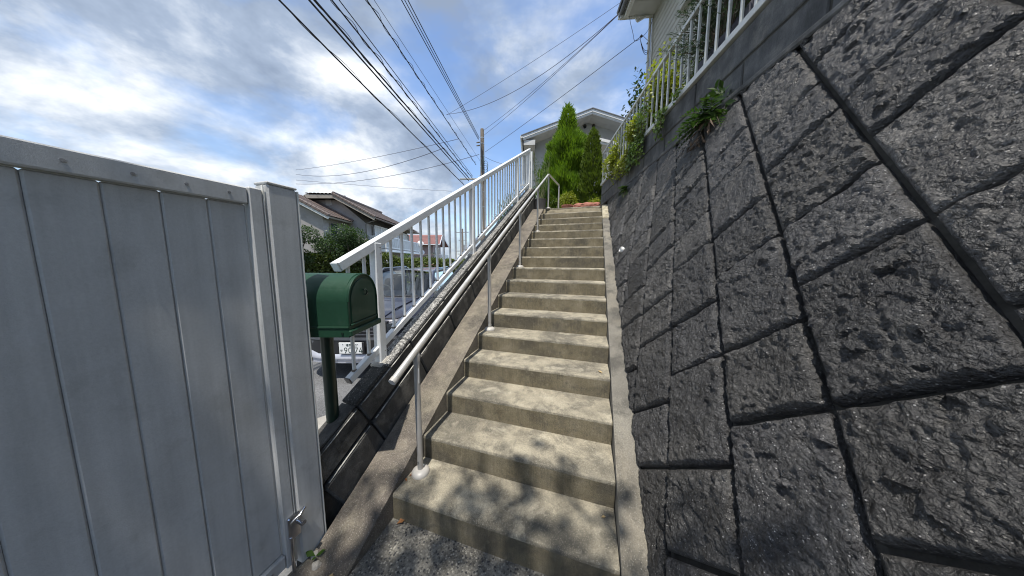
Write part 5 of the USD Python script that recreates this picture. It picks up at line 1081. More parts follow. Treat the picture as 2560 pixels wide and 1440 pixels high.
SP = [  # label, at the pole end, at the near reference, radius, lash pitch
 ('lowest overhead cable with loose slack wire, leftmost of the bundle', (-5.62, 11.83, 5.68), (-4.04, 2.46, 5.93), 0.016, 1.9, 'cable', 0.05),
 ('thick smooth overhead cable second from the left of the bundle', (-5.43, 11.89, 5.98), (-3.82, 2.56, 6.23), 0.019, None, 'cable', 0.0),
 ('thick overhead cable with close lashing beside the smooth one', (-5.40, 11.89, 6.11), (-3.86, 2.69, 6.36), 0.021, 1.35, 'cable', 0.0),
 ('twin overhead cable with wide lashing loops, middle of the bundle', (-5.24, 11.95, 6.11), (-3.56, 2.78, 6.36), 0.015, 0.85, 'cable', 0.02),
 ('overhead cable with even lashing loops ending at a splice by the pole', (-5.04, 12.01, 6.82), (-3.56, 3.59, 7.07), 0.014, 0.72, 'cable', 0.0),
 ('thin single overhead wire between lashed cable and triple wires', (-4.83, 12.07, 7.03), (-3.59, 3.82, 7.28), 0.006, None, 'cable_fine', 0.0),
 ('leftmost of the three parallel power wires at the pole top', (-4.90, 12.05, 8.12), (-3.82, 4.99, 8.37), 0.014, None, 'cable', 0.0),
 ('middle of the three parallel power wires at the pole top', (-4.88, 12.06, 8.16), (-3.77, 5.05, 8.41), 0.012, None, 'cable', 0.0),
 ('rightmost of the three parallel power wires at the pole top', (-4.86, 12.06, 8.22), (-3.73, 5.12, 8.47), 0.014, None, 'cable', 0.0)]
for lab, e, nr, r_, lash, mm, wob in SP:
    span('overhead_cable', lab, e, far_end(e, nr, 3.0), r_, 0.0, mm, 60, lash, cat='overhead cable', group='overhead cables along the road', wob=wob)
span('overhead_cable', 'second strand of the looped twin cable, slightly higher', (-5.20, 11.95, 6.20), far_end((-5.20, 11.95, 6.20), (-3.50, 2.78, 6.47), 3.0), 0.010, 0.0, 'cable', 60, None, cat='overhead cable', group='overhead cables along the road', wob=0.03)
DR = [
 ('topmost service wire from the lashed cable to the sided house', (-5.21, 9.44, 8.08), (1.83, 9.01, 10.35), 0.08, 0.006), ('service wire kinked near the eave of the sided house', (-5.25, 9.43, 8.10), (1.60, 7.00, 8.33), 0.55, 0.0075),
 ('upper service wire from the pole top crossing to the eave', (-4.63, 12.13, 8.59), (1.72, 7.95, 9.15), 0.14, 0.007), ('lower service wire from the pole top crossing to the eave', (-4.61, 12.14, 8.35), (1.62, 7.03, 8.35), 0.10, 0.007),
 ('service wire running from mid pole to the house corner insulator', (-4.56, 12.16, 7.49), (2.22, 7.08, 7.70), 0.05, 0.008), ('thin wire crossing to the far left from the lashed cable', (-5.17, 10.29, 7.42), (-21.59, 13.77, 8.74), 0.15, 0.010),
 ('wire sagging to the far left below the thin crossing wire', (-5.65, 9.83, 6.89), (-20.53, 13.05, 8.08), 0.55, 0.012), ('wire from the pole sagging low to the far left', (-4.87, 12.06, 7.36), (-20.59, 13.04, 7.38), 0.45, 0.012),
 ('faint distant wire low across the sky behind the tiled house', (-19.58, 34.29, 12.16), (-37.93, 24.40, 12.5), 0.1, 0.02), ('short wire dipping from the pole to the white fence side', (-4.58, 12.15, 7.24), (-1.4, 12.3, 6.75), 0.35, 0.009)]
for lab, p0, p1, sag, r_ in DR: span('service_wire', lab, p0, p1, r_, sag, 'cable_fine', 40, cat='wire', group='service wires crossing the sky')
ci = thing('corner_insulator', 'dark cable clamp and drooping loops at the sided house corner', 'cable clamp')
hc = terr(A_FAR, 1.44, 7.62)
obj('clamp', MB().tube([(2.20, 7.09, 7.69), (2.24, 7.06, 7.71)], 0.03, 10).mesh(), M['cable'], ci); obj('stay', MB().tube([(2.24, 7.06, 7.71), hc + np.array([0, 0, 0.12])], 0.006, 6).mesh(), M['galv'], ci); obj('strain_insulator', MB().tube([hc + np.array([-0.06, 0, 0.08]), hc + np.array([0, 0, 0.14])], 0.02, 8).mesh(), M['cable'], ci)
for i in range(3):
    t = np.linspace(0, 1, 14); p0 = np.array([2.20, 7.09, 7.66]); p1 = hc + np.array([0, 0, -0.05 - 0.03 * i]); c = p0 + (p1 - p0) * t[:, None]; c[:, 2] -= (0.16 + 0.03 * i) * np.sin(t * math.pi) ** 0.8; obj('drip_loop', MB().tube(c, 0.006, 6).mesh(), M['cable'], ci)
dl = thing('drip_wire', 'thin violet wire drooping below the boxed eave corner', 'wire')
t = np.linspace(0, 1, 24); p0 = terr(4.2, 0.82, 8.28); p1 = terr(4.2, 1.44, 8.30); c = p0 + (p1 - p0) * (t[:, None] ** 1.4); c[:, 2] -= 0.62 * np.sin(t * math.pi) ** 0.75; c[:, 0] += 0.04 * np.sin(t * 9); obj('strand', MB().tube(c, 0.006, 6).mesh(), M['cable_fine'], dl)
dp = thing('distant_pole', 'distant utility pole with crossarms beyond the red roofed house', 'utility pole', (-19.6, 37.5, 0))
obj('shaft', MB().tube([(0, 0, -2), (0, 0, 6.9)], [0.17, 0.11], 10).mesh(), M['pole'], dp, smooth=40)
for z, w_ in ((6.3, 1.5), (5.0, 1.0), (3.2, 1.9), (2.7, 1.3)): obj('cross_arm', MB().box((0, 0, z), (w_ * 1.5, 0.12, 0.12)).mesh(), M['galv'], dp)
obj('transformer', MB().tube([(0.45, -0.1, 3.4), (0.45, -0.1, 4.2)], 0.28, 12).mesh(), M['galv'], dp, smooth=40)

# ------------------------------------------------------------------ plants
def leaf_quads(P, dirs, nrm, L, W, bend=0.12):
    """bent diamond leaves: P base points, dirs unit, nrm unit"""
    n = len(P); L = np.broadcast_to(L, (n,))[:, None]; W = np.broadcast_to(W, (n,))[:, None]
    s_ = np.cross(dirs, nrm); s_ /= np.maximum(np.linalg.norm(s_, axis=1, keepdims=True), 1e-9); up_ = np.cross(s_, dirs)
    mid = P + dirs * L * 0.5 - up_ * L * bend
    V = np.stack([P, mid + s_ * W * 0.5 + up_ * L * bend * 0.9, P + dirs * L - up_ * L * bend, mid - s_ * W * 0.5 + up_ * L * bend * 0.9], 1).reshape(-1, 3)
    i = np.arange(n)[:, None] * 4; F = np.vstack([i + [0, 1, 2], i + [0, 2, 3]]); return V, F
def unit(v): return v / np.maximum(np.linalg.norm(v, axis=-1, keepdims=True), 1e-9)
def rand_dirs(n, r_): return unit(r_.normal(size=(n, 3)))
def crown_leaves(cs, rs, n, L, W, r_, up_bias=0.85, shell=0.55):
    """leaves spread through clumps (centres cs, radii rs (k,3))"""
    k = len(cs); w = (rs.prod(1)) ** (2 / 3); idx = r_.choice(k, n, p=w / w.sum())
    d_ = rand_dirs(n, r_); rad = shell + (1 - shell) * r_.random(n) ** 0.5
    P = cs[idx] + d_ * rs[idx] * rad[:, None]
    dr_ = unit(d_ * 0.7 + rand_dirs(n, r_) * 0.9 + np.array([0, 0, -0.15])); nm = unit(d_ * 0.5 + rand_dirs(n, r_) * 0.6 + np.array([0, 0, up_bias]))
    return leaf_quads(P, dr_, nm, L * r_.uniform(0.7, 1.3, n), W * r_.uniform(0.7, 1.3, n))
def limbs(b_, base, tips, r0, r_, fork=0.35):
    for tp in tips:
        f = base + (tp - base) * np.array([fork * 0.4, fork * 0.4, fork]); mid = (f + tp) / 2 + r_.normal(size=3) * 0.06 * np.linalg.norm(tp - f)
        b_.tube([f, mid, tp], [r0 * 0.55, r0 * 0.35, r0 * 0.10], 6)
def broad_tree(name, lab, base, H_, R_, n, L, W, m, seed, cat='tree', group=None, nclump=16, trunk_h=0.4, squash=0.8):
    r_ = np.random.default_rng(seed); base = np.array(base, float); x = thing(name, lab, cat, base, group=group)
    cc = np.array([0, 0, H_ * (1 + trunk_h) / 2 * 0.98]); rr_ = np.array([R_, R_, H_ * (1 - trunk_h) / 2])
    d_ = rand_dirs(nclump, r_); cs = cc + d_ * rr_ * (0.35 + 0.5 * r_.random(nclump))[:, None]; rs = np.outer(R_ * r_.uniform(0.26, 0.46, nclump), [1, 1, squash])
    b_ = MB(); b_.tube([(0, 0, -0.1), (0.03, 0, H_ * trunk_h * 0.6), (0, 0.03, H_ * trunk_h)], [R_ * 0.07 + 0.03, R_ * 0.055 + 0.02, R_ * 0.045 + 0.015], 10)
    limbs(b_, np.array([0, 0, H_ * trunk_h * 0.5]), cs, R_ * 0.06 + 0.02, r_); obj('trunk', b_.mesh(), M['bark'], x, smooth=50)
    obj('crown', crown_leaves(cs, rs, n, L, W, r_), M[m], x); return x
def conifer(name, lab, base, H_, prof, n, L, W, m, seed, tilt=0.9, clumps=60, clump_amp=0.22, trunk=0.05, bare=None, cat='conifer'):
    """prof: [(height fraction, radius)] ; sprays grow up and outwards in tufts"""
    r_ = np.random.default_rng(seed); x = thing(name, lab, cat, base); hs = np.array([q[0] for q in prof]); rs = np.array([q[1] for q in prof])
    obj('trunk', MB().tube([(0, 0, -0.05), (0.01, 0, H_ * 0.5), (0, 0, H_ * 0.93)], [trunk, trunk * 0.6, 0.006], 8).mesh(), M['bark'], x, smooth=50)
    tt = np.linspace(0, 1, 200); pdf = np.interp(tt, hs, rs) + 0.01; cdf = np.cumsum(pdf) / pdf.sum(); h = np.interp(r_.random(n), cdf, tt); th = r_.uniform(0, 2 * math.pi, n)
    # tufts push the surface in and out
    tu = r_.random((clumps, 2)) * [1, 2 * math.pi]; tu[:, 0] = np.interp(tu[:, 0], cdf, tt); ta = r_.uniform(0.4, 1.0, clumps)
    dh = (h[:, None] - tu[None, :, 0]) * H_; R_ = np.interp(h, hs, rs); dth = np.angle(np.exp(1j * (th[:, None] - tu[None, :, 1]))) * np.maximum(R_, 0.08)[:, None]
    bump_ = (ta * np.exp(-((dh - 0.0) ** 2 + dth ** 2) / (2 * (0.11 * (0.5 + ta)) ** 2))).max(1)
    rad = R_ * (1 - clump_amp + 1.45 * clump_amp * bump_) * (0.70 + 0.30 * r_.random(n) ** 0.45)
    P = np.stack([rad * np.cos(th), rad * np.sin(th), h * H_], 1); out = np.stack([np.cos(th), np.sin(th), np.zeros(n)], 1)
    dr_ = unit(out * 0.55 + np.array([0, 0, tilt]) + rand_dirs(n, r_) * 0.38); nm = unit(out * 0.45 + np.array([0, -0.25, 0.9]) + rand_dirs(n, r_) * 0.55)
    obj('crown', leaf_quads(P, dr_, nm, L * r_.uniform(0.6, 1.35, n), W * r_.uniform(0.7, 1.3, n), 0.05), M[m], x); return x
ZL = ZTOP
conifer('golden_cypress', 'tall bright yellow green cypress at the top of the stairs', (0.28, 7.38, ZL), 3.50, [(0, 0.32), (0.06, 0.52), (0.22, 0.82), (0.38, 0.84), (0.55, 0.70), (0.70, 0.47), (0.82, 0.27), (0.93, 0.13), (1, 0.012)], 21000, 0.165, 0.036, 'leaf_gold', 11, clumps=120, clump_amp=0.40)
conifer('green_thuja', 'narrow darker green conifer with browned inner twigs beside the cypress', (1.08, 6.55, ZL), 2.33, [(0, 0.10), (0.10, 0.24), (0.35, 0.30), (0.6, 0.255), (0.85, 0.15), (0.95, 0.08), (1, 0.01)], 8000, 0.10, 0.030, 'leaf_thuja', 12, clumps=110, clump_amp=0.34)
def shrub(name, lab, base, R3, n, L, W, m, seed, nclump=14, group=None, stems=7, cat='shrub', shell=0.5):
    r_ = np.random.default_rng(seed); x = thing(name, lab, cat, base, group=group); R3 = np.array(R3, float)
    d_ = rand_dirs(nclump, r_); d_[:, 2] = np.abs(d_[:, 2]); cs = d_ * R3 * (0.25 + 0.55 * r_.random(nclump))[:, None] + np.array([0, 0, R3[2] * 0.42]); rs = np.outer(r_.uniform(0.26, 0.48, nclump), R3)
    b_ = MB()
    for c in cs[:stems]: b_.tube([(0, 0, -0.03), tuple(c * [0.4, 0.4, 0.5]), tuple(c)], [0.013, 0.009, 0.004], 5)
    obj('stems', b_.mesh(), M['bark'], x); obj('foliage', crown_leaves(cs, rs, n, L, W, r_, shell=shell), M[m], x); return x
shrub('golden_shrub', 'low yellow leaved shrub at the stair head in front of the cypress', (0.50, 5.92, ZL), (0.30, 0.26, 0.44), 2600, 0.042, 0.030, 'leaf_yellow', 21, nclump=22, shell=0.35)
shrub('dark_shrub', 'dark green shrub filling the gap between cypress and handrail', (0.10, 6.5, ZL), (0.36, 0.3, 0.55), 1700, 0.06, 0.03, 'leaf_thuja', 23)
shrub('pale_shrub', 'small pale leaved shrub at the foot of the narrow conifer', (1.20, 6.15, ZL), (0.20, 0.18, 0.34), 800, 0.05, 0.022, 'leaf_yellow', 24)
shrub('thin_shrub', 'sparse light green shrub left of the cypress', (-0.30, 6.35, ZL), (0.34, 0.3, 0.95), 1500, 0.06, 0.022, 'leaf_bamboo', 25)
# planter with slender stems at the head of the wall
pt = thing('grey_planter', 'dark grey planter at the upper end of the block wall', 'planter', (-0.155, 5.42, ZL))
m_ = trimesh.creation.revolve(np.array([(0, 0), (0.125, 0), (0.15, 0.27), (0.155, 0.28), (0.155, 0.30), (0.14, 0.30), (0.135, 0.26), (0, 0.26)]), sections=32); obj('pot', m_, M['pot_grey'], pt, smooth=35); obj('soil', MB().tube([(0, 0, 0.262), (0, 0, 0.266)], 0.134, 24).mesh(), M['soil'], pt)
bm = thing('bamboo', 'slender pale stemmed plant growing in the grey planter', 'plant', (-0.155, 5.42, ZL + 0.266)); r_ = np.random.default_rng(31)
b = MB(); P = []
for i in range(16):
    a = r_.uniform(0, 6.28); r0 = r_.uniform(0, 0.1); h_ = r_.uniform(0.5, 1.15); tip = np.array([math.cos(a), math.sin(a), 0]) * (r0 + 0.16 * h_) + [0, 0, h_]
    b.tube([(r0 * math.cos(a), r0 * math.sin(a), 0), tuple(tip * [0.7, 0.7, 0.5]), tuple(tip)], [0.0045, 0.004, 0.0015], 5)
    for t in r_.uniform(0.35, 1.0, 46): P.append(tip * [t, t, t] + r_.normal(size=3) * 0.03)
P = np.array(P); obj('stems', b.mesh(), M['bamboo_stem'], bm); obj('leaves', leaf_quads(P, unit(rand_dirs(len(P), r_) + [0, 0, 0.3]), rand_dirs(len(P), r_), 0.06, 0.012), M['leaf_bamboo'], bm)
for (x, y, r0, h_, lab) in ((0.53, 5.36, 0.13, 0.105, 'terracotta saucer pot by the handrail end at the stair head'),):
    t = thing('terracotta_pot', lab, 'pot', (x, y, ZL)); m_ = trimesh.creation.revolve(np.array([(0, 0), (r0 * 0.85, 0), (r0, h_ * 0.7), (r0 * 1.05, h_), (r0 * 0.92, h_), (r0 * 0.85, h_ * 0.6), (0, h_ * 0.6)]), sections=30); obj('bowl', m_, M['terracotta'], t, smooth=35)
    for i in range(22):
        a = 2 * math.pi * i / 22; obj('rim_flute', MB().box((r0 * 1.02 * math.cos(a), r0 * 1.02 * math.sin(a), h_ * 0.83), (0.018, 0.02, h_ * 0.34), rotm(0, 0, a), 0.005).mesh(), M['terracotta'], t)
for i, (x, y, s_, lab) in enumerate(((0.80, 5.36, 0.14, 'red edging stone at the stair head, leftmost of three'), (0.99, 5.32, 0.18, 'larger red edging stone at the stair head, middle of three'), (1.19, 5.36, 0.13, 'red edging stone at the stair head next to the block wall'))):
    m_ = trimesh.creation.icosphere(3, 1.0); m_.vertices *= [s_, 0.09, 0.085]; m_.vertices += (meshkit.fbm(m_.vertices * 16 + i * 5, 3, 3)[:, None] - 0.5) * 0.05; m_.apply_translation((x, y, ZL + 0.055)); obj('edging_stone', m_, M['terracotta'], None, smooth=60, label=lab, cat='stone', group='red edging stones')

# terrace plants
def tshrub(name, lab, a, o, R3, n, L, W, m, seed, dz=0.0, **k): return shrub(name, lab, terr(a, o, TERR_Z + dz), R3, n, L, W, m, seed, **k)
tshrub('variegated_shrub', 'yellow variegated shrub spilling through the far end of the terrace railing', 2.15, 0.06, (0.26, 0.50, 0.50), 1700, 0.085, 0.034, 'leaf_yellow', 41, nclump=20)
tshrub('yellow_shrub', 'tall yellow leaved shrub behind the middle of the terrace railing', 0.66, 0.24, (0.28, 0.52, 0.95), 2600, 0.055, 0.040, 'leaf_yellow', 42, dz=0.05, nclump=34, shell=0.3)
tshrub('olive_shrub', 'thin grey green shrub standing above the railing against the sky', 2.15, 0.40, (0.24, 0.34, 1.62), 620, 0.085, 0.042, 'leaf_grey', 43, nclump=20, shell=0.2)
tshrub('green_shrub', 'green shrub under the siding beside the yellow shrub', 0.15, 0.62, (0.26, 0.55, 0.85), 2000, 0.055, 0.034, 'leaf_ivy', 44, nclump=26, shell=0.3)
tshrub('spilling_shrub', 'bright yellow green shrub pushing out between the balusters above the ivy', 1.05, 0.02, (0.20, 0.45, 0.34), 1500, 0.060, 0.040, 'leaf_yellow', 48, dz=0.12, nclump=20, shell=0.3)
tshrub('lime_shrub', 'lime green leafy shrub half hidden behind railing below the siding corner', 1.55, 0.34, (0.26, 0.45, 0.75), 1900, 0.060, 0.036, 'leaf_ivy', 49, nclump=24, shell=0.3)
tb = thing('slate_tub', 'slate blue plant tub standing behind the terrace railing', 'planter', terr(-0.62, 0.42, TERR_Z), -math.atan2(0.2149, 0.9766) * -1)
m_ = MB().box((0, 0, 0.26), (0.46, 0.86, 0.52), None, 0.04).mesh(); obj('tub', m_, M['slate_tub'], tb, smooth=40)
def needle_shrub(name, lab, base, R3, n_br, seed, per=60):
    r_ = np.random.default_rng(seed); x = thing(name, lab, 'shrub', base); b_ = MB(); P, Dr = [], []
    for i in range(n_br):
        d_ = unit(r_.normal(size=3) * [1, 1, 0.6] + [0, 0, 0.55]); tip = d_ * np.array(R3) * r_.uniform(0.55, 1.05) + [0, 0, R3[2] * 0.25]; mid = tip * 0.5 + r_.normal(size=3) * 0.05
        c = np.array([np.zeros(3), mid * [0.8, 0.8, 1.1], tip]); b_.tube(c, [0.014, 0.008, 0.003], 5)
        t = r_.uniform(0.45, 1.02, per); q = (1 - t)[:, None] ** 2 * c[0] + 2 * (t * (1 - t))[:, None] * c[1] + (t ** 2)[:, None] * c[2]; P.append(q + r_.normal(size=(per, 3)) * 0.035); Dr.append(unit(d_ * 0.8 + rand_dirs(per, r_) * 0.75))
    P, Dr = np.vstack(P), np.vstack(Dr); obj('branches', b_.mesh(), M['bark'], x); obj('needles', leaf_quads(P, Dr, rand_dirs(len(P), r_), r_.uniform(0.05, 0.09, len(P)), 0.0075, 0.02), M['leaf_needle'], x); return x
needle_shrub('needle_shrub', 'wiry grey green needle shrub growing from the slate blue tub', terr(-0.45, 0.38, TERR_Z + 0.45), (0.62, 0.95, 1.05), 110, 45, 110)
needle_shrub('needle_shrub', 'second wiry needle shrub farther along the railing over the stone wall', terr(-1.9, 0.45, TERR_Z + 0.15), (0.6, 0.75, 1.25), 80, 46, 100)
tshrub('leafy_shrub', 'broad dark green shrub behind the nearest stretch of terrace railing', -3.5, 0.75, (0.5, 0.8, 1.3), 3200, 0.06, 0.034, 'leaf_tree', 47, nclump=26)
def ivy(name, lab, a0, strands, seed, m='leaf_ivy', n_leaf=26, L=0.046, z0=3.62, drop=0.42, width=0.3):
    r_ = np.random.default_rng(seed); x = thing(name, lab, 'ivy'); b_ = MB(); P, N_ = [], []
    for i in range(strands):
        a = a0 + r_.uniform(-width, width); l = drop * r_.uniform(0.4, 1.15); t = np.linspace(0, 1, 10); c = np.array([terr(a + 0.25 * l * (tt ** 1.5) * r_.uniform(-1, 1) + 0.01 * r_.normal(), -0.035 - 0.035 * math.sin(min(1, tt * 2) * 1.57) - 0.02 * r_.random(), z0 - l * tt) for tt in t]); b_.tube(c, 0.002, 4)
        k = max(5, int(n_leaf * l / drop)); q = c[0] + 0; tt = r_.random(k); P.append(np.stack([np.interp(tt, t, c[:, j]) for j in range(3)], 1) + r_.normal(size=(k, 3)) * [0.016, 0.02, 0.016]); 
    P = np.vstack(P); n = len(P); obj('vines', b_.mesh(), M['bark'], x); nm = unit(-NV + rand_dirs(n, r_) * 0.55 + [0, 0, 0.35]); dr_ = unit(rand_dirs(n, r_) * 0.8 + [0, 0, -0.5]); obj('leaves', leaf_quads(P, dr_, nm, L * r_.uniform(0.6, 1.3, n), L * 0.95 * r_.uniform(0.7, 1.2, n)), M[m], x)
ivy('ivy', 'pale ivy hanging over the block wall below the yellow shrub', 0.02, 9, 51, drop=0.34, width=0.12)
ivy('ivy', 'broad ivy curtain spilling from the railing near the middle of the wall', 0.85, 30, 52, drop=0.46, width=0.30, n_leaf=30)
ivy('ivy', 'yellow green ivy trailing below the variegated shrub', 1.50, 32, 53, m='leaf_yellow', drop=0.42, width=0.38, n_leaf=30)
ivy('ivy', 'ivy climbing back up among the balusters', 0.75, 10, 54, z0=4.0, drop=0.42, width=0.25)
ivy('ivy', 'small sprig of ivy over the coping under the yellow shrub', -0.42, 3, 55, z0=3.62, drop=0.10, width=0.12, L=0.03)
def fern(name, lab, c, n_fr, Lf, seed, m='leaf_fern', outw=None, cat='fern'):
    r_ = np.random.default_rng(seed); x = thing(name, lab, cat, c); V, F = [], []; b_ = MB(); outw = -NV if outw is None else outw; side_ = np.cross([0, 0, 1], outw); quads = []
    for i in range(n_fr):
        d_ = unit(outw * r_.uniform(0.2, 1.0) + side_ * r_.uniform(-1.2, 1.2) + np.array([0, 0, r_.uniform(-0.5, 1.1)])); l = Lf * r_.uniform(0.6, 1.1); t = np.linspace(0, 1, 13)[1:]
        c_ = d_ * (l * t)[:, None] + np.array([0, 0, -0.45 * l]) * (t ** 2)[:, None]; b_.tube(np.vstack([[0, 0, 0], c_]), 0.0022, 4); s_ = unit(np.cross(d_, [0, 0, 1])); 
        for sg in (-1, 1):
            pl_ = l * 0.30 * np.sin(np.clip(t * 0.9 + 0.12, 0, 1) * math.pi) + 0.01; quads.append(leaf_quads(c_, unit(np.tile(s_ * sg + d_ * 0.45, (12, 1)) + r_.normal(size=(12, 3)) * 0.06), unit(np.tile([0, 0, 1.0], (12, 1)) + r_.normal(size=(12, 3)) * 0.15), pl_, l * 0.075))
    obj('stalks', b_.mesh(), M['bark'], x); k = 0
    for v, f in quads: V.append(v); F.append(f + k); k += len(v)
    obj('fronds', (np.vstack(V), np.vstack(F)), M[m], x); return x
fc = terr(-1.02, -0.05, 3.00)
fern('fern', 'large fern with glossy fronds growing where block wall meets stone', fc, 15, 0.34, 61)
fern('fern', 'small bright fern tuft low on the far stonework', edge_pt(3.84, 2.86) + nW * 0.04, 18, 0.22, 62)
dlf = thing('dead_fern', 'withered brown fern leaves hanging under the large fern', 'dead fern', fc + np.array([0, 0, -0.03])); r_ = np.random.default_rng(63); n = 46
P = np.stack([r_.normal(size=n) * 0.03, r_.normal(size=n) * 0.10, r_.uniform(-0.22, 0.02, n)], 1); P = P - nW * 0.0 + np.outer(-P[:, 2] * 0.36, [-1, -0.1, 0]) + np.array([-0.05, 0, 0]); obj('leaves', leaf_quads(P, unit(rand_dirs(n, r_) * 0.6 + [0, 0, -0.8]), rand_dirs(n, r_), 0.10, 0.022), M['dead_fern'], dlf)
gs = thing('glossy_plant', 'dark glossy broad leaved plant beside the large fern', 'plant', fc + VV * -0.12 + np.array([0, 0, 0.0])); r_ = np.random.default_rng(64); n = 60
P = rand_dirs(n, r_) * [0.09, 0.13, 0.12] + np.array([-0.05, 0, 0.02]); obj('leaves', leaf_quads(P, unit(P * 3 + rand_dirs(n, r_) * 0.6), unit(rand_dirs(n, r_) * 0.6 + [-0.5, -0.3, 0.6]), 0.09, 0.045), M['leaf_tree'], gs)

# hedge, trees and bushes across the road
def hedge(name, lab, p0, p1, wid, hgt, n, seed, L=0.07, W=0.05, m='leaf_hedge'):
    r_ = np.random.default_rng(seed); p0, p1 = np.array(p0, float), np.array(p1, float); d_ = p1 - p0; Ln = np.linalg.norm(d_); d_ /= Ln; s_ = np.cross(d_, [0, 0, 1]); x = thing(name, lab, 'hedge')
    core_ = MB().bar((p0 + p1) / 2 - d_ * Ln / 2 + [0, 0, hgt * 0.44], (p0 + p1) / 2 + d_ * Ln / 2 + [0, 0, hgt * 0.44], wid * 0.6, hgt * 0.82); obj('branches', core_.mesh(), M['soil'], x)
    u = r_.random(n) * Ln; face = r_.random(n); v = r_.random(n); P = np.zeros((n, 3)); nn = np.zeros((n, 3)); hh = hgt * (1 + 0.10 * (meshkit.fbm(np.c_[u * 1.1, u * 0, u * 0 + seed], 3, seed) - 0.5)); ww = wid * (1 + 0.12 * (meshkit.fbm(np.c_[u * 1.6, v * 3, u * 0], 3, seed + 1) - 0.5))
    top_ = face < 0.36; fr_ = (face >= 0.36) & (face < 0.76); bk = face >= 0.76
    for mk, lat, z, nv_ in ((top_, (v - 0.5) * ww, hh, np.array([0, 0, 1.0])), (fr_, ww * 0.5, v * hh, s_), (bk, -ww * 0.5, v * hh, -s_)):
        P[mk] = (p0 + d_ * u[:, None] + s_ * np.broadcast_to(lat, (n,))[:, None] + np.array([0, 0, 1.0]) * np.broadcast_to(z, (n,))[:, None])[mk]; nn[mk] = nv_
    P += r_.normal(size=(n, 3)) * 0.05 + nn * 0.05; obj('foliage', leaf_quads(P, unit(rand_dirs(n, r_) + nn * 0.3), unit(nn * 0.7 + rand_dirs(n, r_) * 0.7 + [0, 0, 0.8]), L * r_.uniform(0.6, 1.3, n), W * r_.uniform(0.6, 1.3, n)), M[m], x)
hp = lambda g, h: np.array([-2.2, 1.62, ROAD_Z]) + GA * g + HA * h
hedge('clipped_hedge', 'long clipped green and yellow hedge on the far side of the road', hp(-7.2, 3.6), hp(-3.6, 10.6), 0.8, 1.90, 34000, 71, L=0.10, W=0.075)
hedge('clipped_hedge', 'farther clipped hedge crossing behind the parked car', hp(-3.6, 10.6), hp(2.8, 11.6), 0.9, 1.70, 20000, 72, L=0.11, W=0.08)
broad_tree('garden_tree', 'rounded green garden tree rising over the hedge before the taupe house', hp(-4.75, 8.2), 3.50, 1.32, 11000, 0.085, 0.042, 'leaf_tree', 81, group='trees over the hedge', nclump=22, trunk_h=0.42)
broad_tree('garden_tree', 'looser green tree at the far left beside the gate post', hp(-5.55, 6.3), 3.75, 0.95, 6500, 0.085, 0.042, 'leaf_tree', 82, group='trees over the hedge', nclump=16, trunk_h=0.4)
broad_tree('garden_tree', 'tree leaning over the hedge farther left behind the gate', hp(-9.8, 5.2), 3.8, 1.3, 6000, 0.09, 0.045, 'leaf_tree', 83, group='trees over the hedge', nclump=16, trunk_h=0.4)
broad_tree('light_bush', 'light green bush below the balcony of the taupe house', hp(-3.2, 12.6), 2.5, 0.75, 3200, 0.085, 0.042, 'leaf_bamboo', 84, cat='bush', group='bushes before the houses', nclump=14, trunk_h=0.15)
broad_tree('oleander_bush', 'grey green flowering bush between the two far houses', hp(-2.9, 14.6), 2.65, 0.95, 4200, 0.09, 0.035, 'leaf_grey', 85, cat='bush', group='bushes before the houses', nclump=16, trunk_h=0.12)
broad_tree('far_tree', 'bushy green tree beyond the road end under the fence', hp(0.9, 15.5), 2.25, 1.5, 5200, 0.10, 0.055, 'leaf_tree', 86, group='trees beyond the road end', nclump=20, trunk_h=0.1)
broad_tree('far_tree', 'second green tree farther right beyond the road end', hp(5.2, 17.0), 2.9, 1.8, 5200, 0.10, 0.055, 'leaf_tree', 87, group='trees beyond the road end', nclump=20, trunk_h=0.1)
broad_tree('far_tree', 'pale green bush just left of the red roofed house front', hp(-1.5, 13.6), 1.95, 0.9, 3000, 0.09, 0.045, 'leaf_hedge', 88, cat='bush', group='trees beyond the road end', nclump=12, trunk_h=0.1)
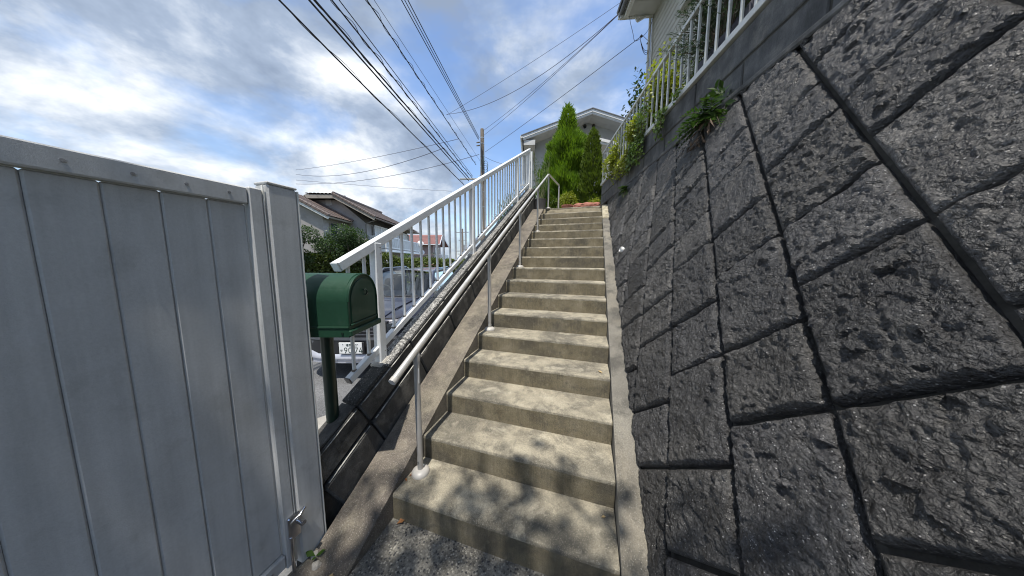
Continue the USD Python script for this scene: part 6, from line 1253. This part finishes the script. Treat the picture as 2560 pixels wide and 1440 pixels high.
# grass heads along the far side of the block wall
wg_ = thing('wall_weeds', 'tall weeds with pale seed heads growing behind the upper block wall', 'weeds', kind='stuff'); r_ = np.random.default_rng(91); n = 170; y_ = r_.uniform(3.3, 4.9, n); base_ = np.stack([-0.50 - 0.12 * r_.random(n), y_, nz(y_) + 0.25 + 0.2 * r_.random(n)], 1)
obj('blades', leaf_quads(base_, unit(np.array([0, 0, 1.0]) + r_.normal(size=(n, 3)) * 0.28), rand_dirs(n, r_), r_.uniform(0.12, 0.42, n), 0.018, 0.06), M['leaf_bamboo'], wg_)

# tree behind the viewer that throws the dappled shade on the lowest steps
broad_tree('yard_tree', 'leafy yard tree dappling the lowest steps with shade', (0.66, -4.32, 0.0), 9.6, 2.15, 10500, 0.14, 0.08, 'leaf_tree', 95, nclump=36, trunk_h=0.66)

# fallen leaves
def fallen(lab, c, l, a, m='dead_leaf', name='fallen_leaf'):
    d_ = np.array([math.cos(a), math.sin(a), 0.12]); s_ = np.array([-math.sin(a), math.cos(a), 0.0]); c = np.array(c, float) + [0, 0, 0.003]
    V = np.array([c, c + d_ * l * 0.5 + s_ * l * 0.28 + [0, 0, 0.006], c + d_ * l, c + d_ * l * 0.5 - s_ * l * 0.28 + [0, 0, 0.004], c + d_ * l * 0.5])
    obj(name, (V, np.array([[0, 4, 1], [1, 4, 2], [0, 3, 4], [3, 2, 4]])), M[m], None, label=lab, cat='leaf')
fallen('pale tan leaf lying on the fourth tread by the right kerb', (1.27, 1.05, 4 * Hh), 0.048, 2.5, 'tan_leaf')
fallen('brown leaf on the first tread beside the handrail foot', (0.012, 0.14, Hh), 0.035, 0.8)
fallen('second brown leaf on the first tread left of the handrail foot', (0.025, 0.10, Hh), 0.03, 2.6)
fallen('russet leaf on the first tread behind the handrail foot', (0.015, 0.21, Hh), 0.03, -0.9)
fallen('red brown leaf curled on the pebble floor below the first step', (0.05, -0.03, 0.006), 0.06, 0.9)
fallen('tan leaf on the first tread near the right kerb', (1.25, 0.24, Hh), 0.028, 0.3, 'tan_leaf')
fallen('brown leaf at the foot of the stringer on the concrete', (-0.09, -0.35, 0.014), 0.03, 0.1, 'tan_leaf')
